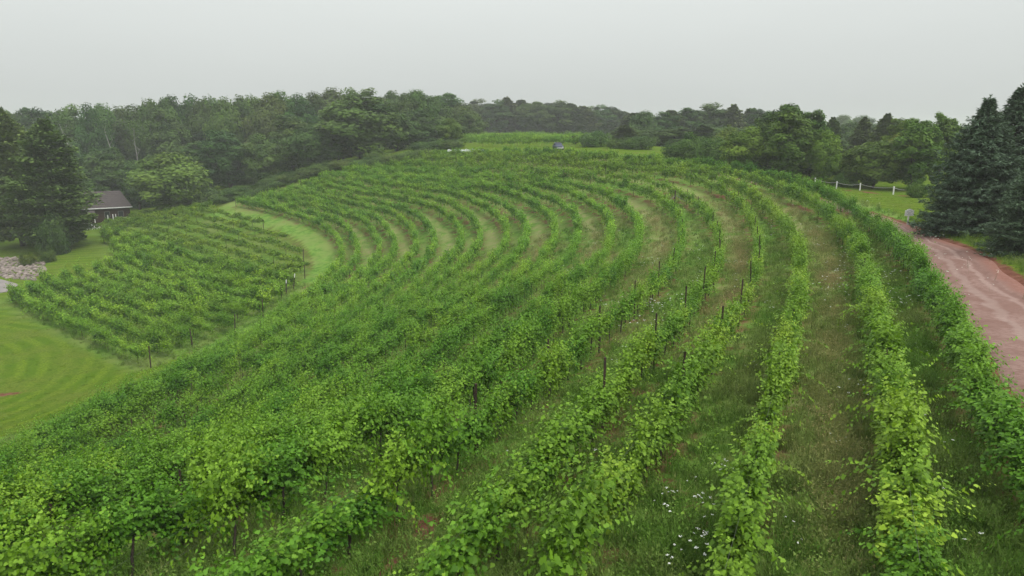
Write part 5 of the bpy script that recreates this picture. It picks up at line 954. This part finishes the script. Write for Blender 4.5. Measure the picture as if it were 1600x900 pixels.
MB().tube([(0, 0, -.3), (0, 0, 1.2), (.02, 0, 2.2)], [.09, .085, .08], 7).obj('post', M['post'], bp); MB().tube([(-1.6, -.5, .1), (-.02, -.05, 1.5)], [.045, .045], 6).obj('brace', M['greypost'], bp); MB().tube([(1.5, .3, .75), (.03, -.05, 1.6)], [.045, .045], 6).obj('brace', M['greypost'], bp)
A_, B_ = np.array([-15.4, 166.5]), np.array([-6.6, 163.0]); t = np.linspace(0, 1, 24)[:, None]; P_ = A_*(1-t)+B_*t; V, F = [], []
for i, q in enumerate(P_):
    g_ = h1(*q); hh = .62+.1*math.sin(i*1.7)+.05*rn(1)[0]
    V += [(q[0], q[1]-.6, g_-.02), (q[0], q[1]-.38, g_+hh), (q[0], q[1]+.35, g_+hh*.9), (q[0], q[1]+.6, g_-.02)]
for i in range(23):
    for j in range(3): F.append((i*4+j, i*4+4+j, i*4+5+j, i*4+1+j))
F += [(0, 1, 2, 3), (95, 94, 93, 92)]
tag(MB().poly(V, F).obj('white_sheeting', M['sheet']), 'long low strip of white sheeting on the grass behind the top vine rows', 'sheeting')
rk = []
for s_ in range(7):
    RNG = np.random.default_rng(900+s_); import bmesh
    bm = bmesh.new(); bmesh.ops.create_icosphere(bm, subdivisions=2, radius=.5); ph = rn(6, 3)*2.2
    for v in bm.verts:
        c_ = v.co.copy(); k = 1+sum(.10*math.sin(c_.dot(Vector(ph[q]))+q) for q in range(6)); v.co = Vector((c_.x*k*1.15, c_.y*k*.9, c_.z*k*.62)); 
        v.co.z = min(max(v.co.z, -.22), .2+.06*s_*.3)
    me = bpy.data.meshes.new('rock'); bm.to_mesh(me); bm.free(); me.materials.append(M['rock']); rk.append(me)
RNG = np.random.default_rng(31)
RP = np.array([(-95, 121.5), (-86, 119), (-80.5, 115), (-76, 109), (-73.6, 102.8), (-79, 104.6), (-86, 108), (-95, 112)]); pl = []
def inpoly(p_, P_):
    r_ = False; n = len(P_)
    for i in range(n):
        a, b_ = P_[i], P_[(i+1) % n]
        if (a[1] > p_[1]) != (b_[1] > p_[1]) and p_[0] < (b_[0]-a[0])*(p_[1]-a[1])/(b_[1]-a[1])+a[0]: r_ = not r_
    return r_
for q in range(9000):
    p_ = (RNG.uniform(-95, -73), RNG.uniform(100, 122))
    if len(pl) < 260 and inpoly(p_, RP) and all((p_[0]-a)**2+(p_[1]-c_)**2 > .42 for a, c_ in pl): pl.append(p_)
for x, y in pl:
    s_ = RNG.uniform(.5, 1.0); g_ = RNG.uniform(.75, 1.25); o = link('rock', rk[RNG.integers(7)], None, (x, y, h1(x, y)+.06*s_), RNG.uniform(0, 6.28), (s_, s_*RNG.uniform(.7, 1), s_*RNG.uniform(.8, 1.3)), (g_, g_*.98, g_*.97))
    o.rotation_euler = (RNG.normal()*.2, RNG.normal()*.2, o.rotation_euler[2]); tag(o, 'grey beige boulder in the rock bed below the dark pines', 'rock', 'boulders in the rock bed')

# ------------------------------------------------------------------ unmown grass and wild flowers (geometry nodes scatter)
m, nt, o = new_mat('grass_blades'); pos = N(nt, 'ShaderNodeNewGeometry').outputs['Position']; g, n1, n2, n3 = grass_colour(nt, pos)
dn = N(nt, 'ShaderNodeAttribute', attribute_name='dryv', attribute_type='INSTANCER').outputs['Fac']; oi = N(nt, 'ShaderNodeObjectInfo').outputs['Random']
tan = mixc(nt, oi, (.255, .265, .090), (.320, .235, .130)); c = mixc(nt, dn, g, tan)
hsv = N(nt, 'ShaderNodeHueSaturation'); nt.links.new(c, hsv.inputs['Color']); nt.links.new(math_(nt, 'MULTIPLY_ADD', oi, .8, .75), hsv.inputs['Value']); c = hsv.outputs[0]
d1 = N(nt, 'ShaderNodeBsdfDiffuse'); d2 = N(nt, 'ShaderNodeBsdfTranslucent'); s_ = N(nt, 'ShaderNodeMixShader'); s_.inputs[0].default_value = .3
nt.links.new(c, d1.inputs[0]); nt.links.new(c, d2.inputs[0]); nt.links.new(d1.outputs[0], s_.inputs[1]); nt.links.new(d2.outputs[0], s_.inputs[2]); nt.links.new(s_.outputs[0], o.inputs[0]); M['blade'] = m
def tuft(seed, nb, hgt, spread, width, seedhead=0):
    r = np.random.default_rng(seed); V, F = [], []
    for i in range(nb):
        a = r.uniform(0, 6.28); base = np.array([r.normal()*spread*.5, r.normal()*spread*.5, -.03]); hh = hgt*r.uniform(.55, 1.1); out_ = np.array([math.cos(a), math.sin(a), 0])*r.uniform(.1, .65)*hh; lt = np.array([-math.sin(a), math.cos(a), 0])*width
        p1 = base+out_*.35+np.array([0, 0, hh*.6]); p2 = base+out_+np.array([0, 0, hh*.92]); k = len(V); V += [base-lt, base+lt, p1+lt*.8, p1-lt*.8, p2]; F += [(k, k+1, k+2, k+3), (k+3, k+2, k+4)]
        if seedhead and r.random() < seedhead:
            for q in range(4):
                c_ = p2+r.normal(size=3)*.035; k = len(V); e_ = r.normal(size=3)*.022; f_ = r.normal(size=3)*.022; V += [c_, c_+e_, c_+f_+[0, 0, .03]]; F.append((k, k+1, k+2))
    me = bpy.data.meshes.new('grass_tuft'); me.from_pydata([tuple(v) for v in V], [], F); me.materials.append(M['blade']); return me
def weed(seed):
    r = np.random.default_rng(seed); n = 46; C = np.c_[r.normal(size=(n, 2))*.13, r.uniform(.05, .34, n)]; V, F = leaves(C, r.normal(size=(n, 3)), r.normal(size=(n, 3))*.4+[0, 0, 1], r.uniform(.025, .06, n), LEAF_M)
    return mesh_np('weed', V, F, [M['blade']])
def flower(seed):
    r = np.random.default_rng(seed); V, F, mi = [], [], []
    for i in range(2+seed % 2):
        hh = r.uniform(.30, .58); bx, by = r.normal()*.12, r.normal()*.12; k = len(V)
        V += [(bx*.3-.004, by*.3, 0), (bx*.3+.004, by*.3, 0), (bx, by, hh)]; F.append((k, k+1, k+2)); mi.append(1)
        for q in range(7):                                   # an umbel is a flat cluster of small heads
            a = r.uniform(0, 6.28); d_ = r.uniform(0, .032); cx, cy_, cz = bx+d_*math.cos(a), by+d_*math.sin(a), hh+r.normal()*.006; rr = r.uniform(.008, .016); k = len(V)
            V += [(cx+rr*math.cos(j*math.tau/5), cy_+rr*math.sin(j*math.tau/5), cz+r.normal()*.003) for j in range(5)]; F.append(tuple(range(k, k+5))); mi.append(0)
    me = bpy.data.meshes.new('flower'); me.from_pydata(V, [], F); me.materials.append(M['umbel']); me.materials.append(M['stalk']); me.polygons.foreach_set('material_index', mi); return me
def scatter(name, protos, P, scl, idx, dryv, kind_label=None):
    hid = bpy.data.collections.new(name+'_shapes')
    for i, me in enumerate(protos): hid.objects.link(bpy.data.objects.new(f'{name}_shape', me))
    me = bpy.data.meshes.new(name); me.vertices.add(len(P)); me.vertices.foreach_set('co', np.asarray(P, np.float32).ravel())
    for k, v in (('rot', RNG.uniform(0, 6.28, len(P))), ('scl', scl), ('dryv', dryv)):
        a = me.attributes.new(k, 'FLOAT', 'POINT'); a.data.foreach_set('value', np.asarray(v, np.float32))
    a = me.attributes.new('idx', 'INT', 'POINT'); a.data.foreach_set('value', np.asarray(idx, np.int32))
    ob = link(name, me); ng = bpy.data.node_groups.new(name, 'GeometryNodeTree'); ng.interface.new_socket('Geometry', in_out='INPUT', socket_type='NodeSocketGeometry'); ng.interface.new_socket('Geometry', in_out='OUTPUT', socket_type='NodeSocketGeometry')
    gi, go = ng.nodes.new('NodeGroupInput'), ng.nodes.new('NodeGroupOutput'); ip = ng.nodes.new('GeometryNodeInstanceOnPoints'); ci = ng.nodes.new('GeometryNodeCollectionInfo'); ci.inputs[0].default_value = hid; ci.inputs['Separate Children'].default_value = True
    def na(n_, t='FLOAT'):
        q = ng.nodes.new('GeometryNodeInputNamedAttribute'); q.data_type = t; q.inputs[0].default_value = n_; return q.outputs['Attribute']
    cx = ng.nodes.new('ShaderNodeCombineXYZ'); L_ = ng.links.new; L_(na('rot'), cx.inputs[2]); ip.inputs['Pick Instance'].default_value = True
    L_(gi.outputs[0], ip.inputs['Points']); L_(ci.outputs[0], ip.inputs['Instance']); L_(na('idx', 'INT'), ip.inputs['Instance Index']); L_(cx.outputs[0], ip.inputs['Rotation']); L_(na('scl'), ip.inputs['Scale']); L_(ip.outputs[0], go.inputs[0])
    md = ob.modifiers.new('scatter', 'NODES'); md.node_group = ng; tag(ob, kind='stuff'); return ob
def field(vals, x, y):
    i = np.clip(np.searchsorted(GX, x)-1, 0, len(GX)-2); j = np.clip(np.searchsorted(GY, y)-1, 0, len(GY)-2); return vals.reshape(XX.shape)[i, j]
pts = []
for z0, z1, dens in ((4, 16, 70), (16, 26, 42), (26, 42, 20), (42, 62, 9), (62, 95, 3.2)):
    n = int((z1-z0)*(z1+14)*1.7*dens); x = RNG.uniform(-(z1*.8+4), z1*.8+4, n); y = RNG.uniform(max(z0-8, 5), z1+2, n); area = (2*(z1*.8+4))*(z1+2-max(z0-8, 5)); keep = RNG.random(n) < min(1, dens*area/n)
    x, y = x[keep], y[keep]; z = H(x, y); px_, py_, Zd = project(x, y, z+.2); ok = (Zd >= z0) & (Zd < z1) & (px_ > -60) & (px_ < 1660) & (py_ < 960); pts.append(np.c_[x, y, z][ok])
pts = np.concatenate(pts); fl, fs, fd, fb = (field(v, pts[:, 0], pts[:, 1]) for v in (lawn, soil, dry, bare)); frd = field(rd-rw/2, pts[:, 0], pts[:, 1])
keep = (RNG.random(len(pts)) > fl*1.25-.12) & (frd > .15) & (RNG.random(len(pts)) > fb*.9) & (RNG.random(len(pts)) > fs*.8)
verge = (frd > .2) & (frd < 3.2) & (pts[:, 0] > 22) & (pts[:, 1] < 58) & (RNG.random(len(pts)) < .4)
keep |= verge | ((fd > .3) & (fl > .3) & (RNG.random(len(pts)) < .9)); P_, fd_ = pts[keep], fd[keep]; nn = len(P_)
pat = np.sin(P_[:, 0]*.55+1.3*np.sin(P_[:, 1]*.23))*np.sin(P_[:, 1]*.41+.8*np.sin(P_[:, 0]*.37)); dv = np.clip(fd_*(.75+.5*pat)+RNG.normal(size=nn)*.12, 0, 1)
u = RNG.random(nn); idx = np.where(dv > .45, np.where(u < .72, 2, np.where(u < .95, 1, 3)), np.where(u < .45, 0, np.where(u < .9, 1, 3)))
protos = [tuft(1, 22, .26, .2, .007), tuft(2, 22, .42, .2, .007, .15), tuft(3, 18, .48, .22, .006, .9), weed(4)]
scatter('grass', protos, P_, RNG.uniform(.65, 1.25, nn)*np.where(P_[:, 1] > 45, 1.25, 1.0), idx, dv)
fp = pts[(fl < .35) & (fs < .5) & (pts[:, 0]-pts[:, 1]*.06 > -2)]; cl = np.sin(fp[:, 0]*.8+2*np.sin(fp[:, 1]*.19))*np.sin(fp[:, 1]*.33+fp[:, 0]*.21)
fp = fp[RNG.random(len(fp)) < np.clip(cl*.03+.006, .003, 1)*np.where(fp[:, 1] > 30, 3.0, 1.0)]
scatter('wildflowers', [flower(i) for i in range(5)], fp, RNG.uniform(.7, 1.25, len(fp))*np.where(fp[:, 1] > 30, 1.5, 1.0), RNG.integers(0, 5, len(fp)), np.zeros(len(fp)))

# short mown lawn blades
m, nt, o = new_mat('mown_grass'); pos = N(nt, 'ShaderNodeNewGeometry').outputs['Position']; oi = N(nt, 'ShaderNodeObjectInfo').outputs['Random']
c = mixc(nt, math_(nt, 'MULTIPLY', oi, .25), lawn_colour(nt, pos), (.18, .22, .06))
d1 = N(nt, 'ShaderNodeBsdfDiffuse'); nt.links.new(c, d1.inputs[0]); nt.links.new(d1.outputs[0], o.inputs[0]); hold = M['blade']; M['blade'] = m
mown = [tuft(11, 26, .055, .42, .008), tuft(12, 22, .085, .30, .009), tuft(13, 30, .045, .5, .008)]; M['blade'] = hold
n = 60000; x = RNG.uniform(-70, -8, n); y = RNG.uniform(28, 112, n); x2 = RNG.uniform(28, 56, 22000); y2 = RNG.uniform(44, 100, 22000); x = np.r_[x, x2]; y = np.r_[y, y2]; z = H(x, y); px_, py_, Zd = project(x, y, z)
k = (px_ > -40) & (px_ < 1640) & (field(lawn, x, y) > .6) & (field(bare, x, y) < .3) & (field(dry, x, y) < .25) & (field(rd-rw/2, x, y) > .8) & (RNG.random(len(x)) < .5-Zd/280); x, y, z = x[k], y[k], z[k]
scatter('mown_grass', mown, np.c_[x, y, z], RNG.uniform(.6, 1.5, len(x)), RNG.integers(0, 3, len(x)), np.zeros(len(x)))

# ------------------------------------------------------------------ haze
htop = max([h1(t[1], t[2])+t[3] for t in TREES]+[CAM_Z+1])+2; hbot = float(Zs.min())-1
hb = MB().box((0, 1120, (htop+hbot)/2), (3400, 2600, htop-hbot)); m, nt, o = new_mat('haze_air'); pvn = N(nt, 'ShaderNodeVolumePrincipled'); pvn.inputs['Color'].default_value = (.945, .950, .985, 1); pvn.inputs['Density'].default_value = .00042
nt.links.new(pvn.outputs[0], o.inputs['Volume']); tag(hb.obj('haze', m), kind='stuff')
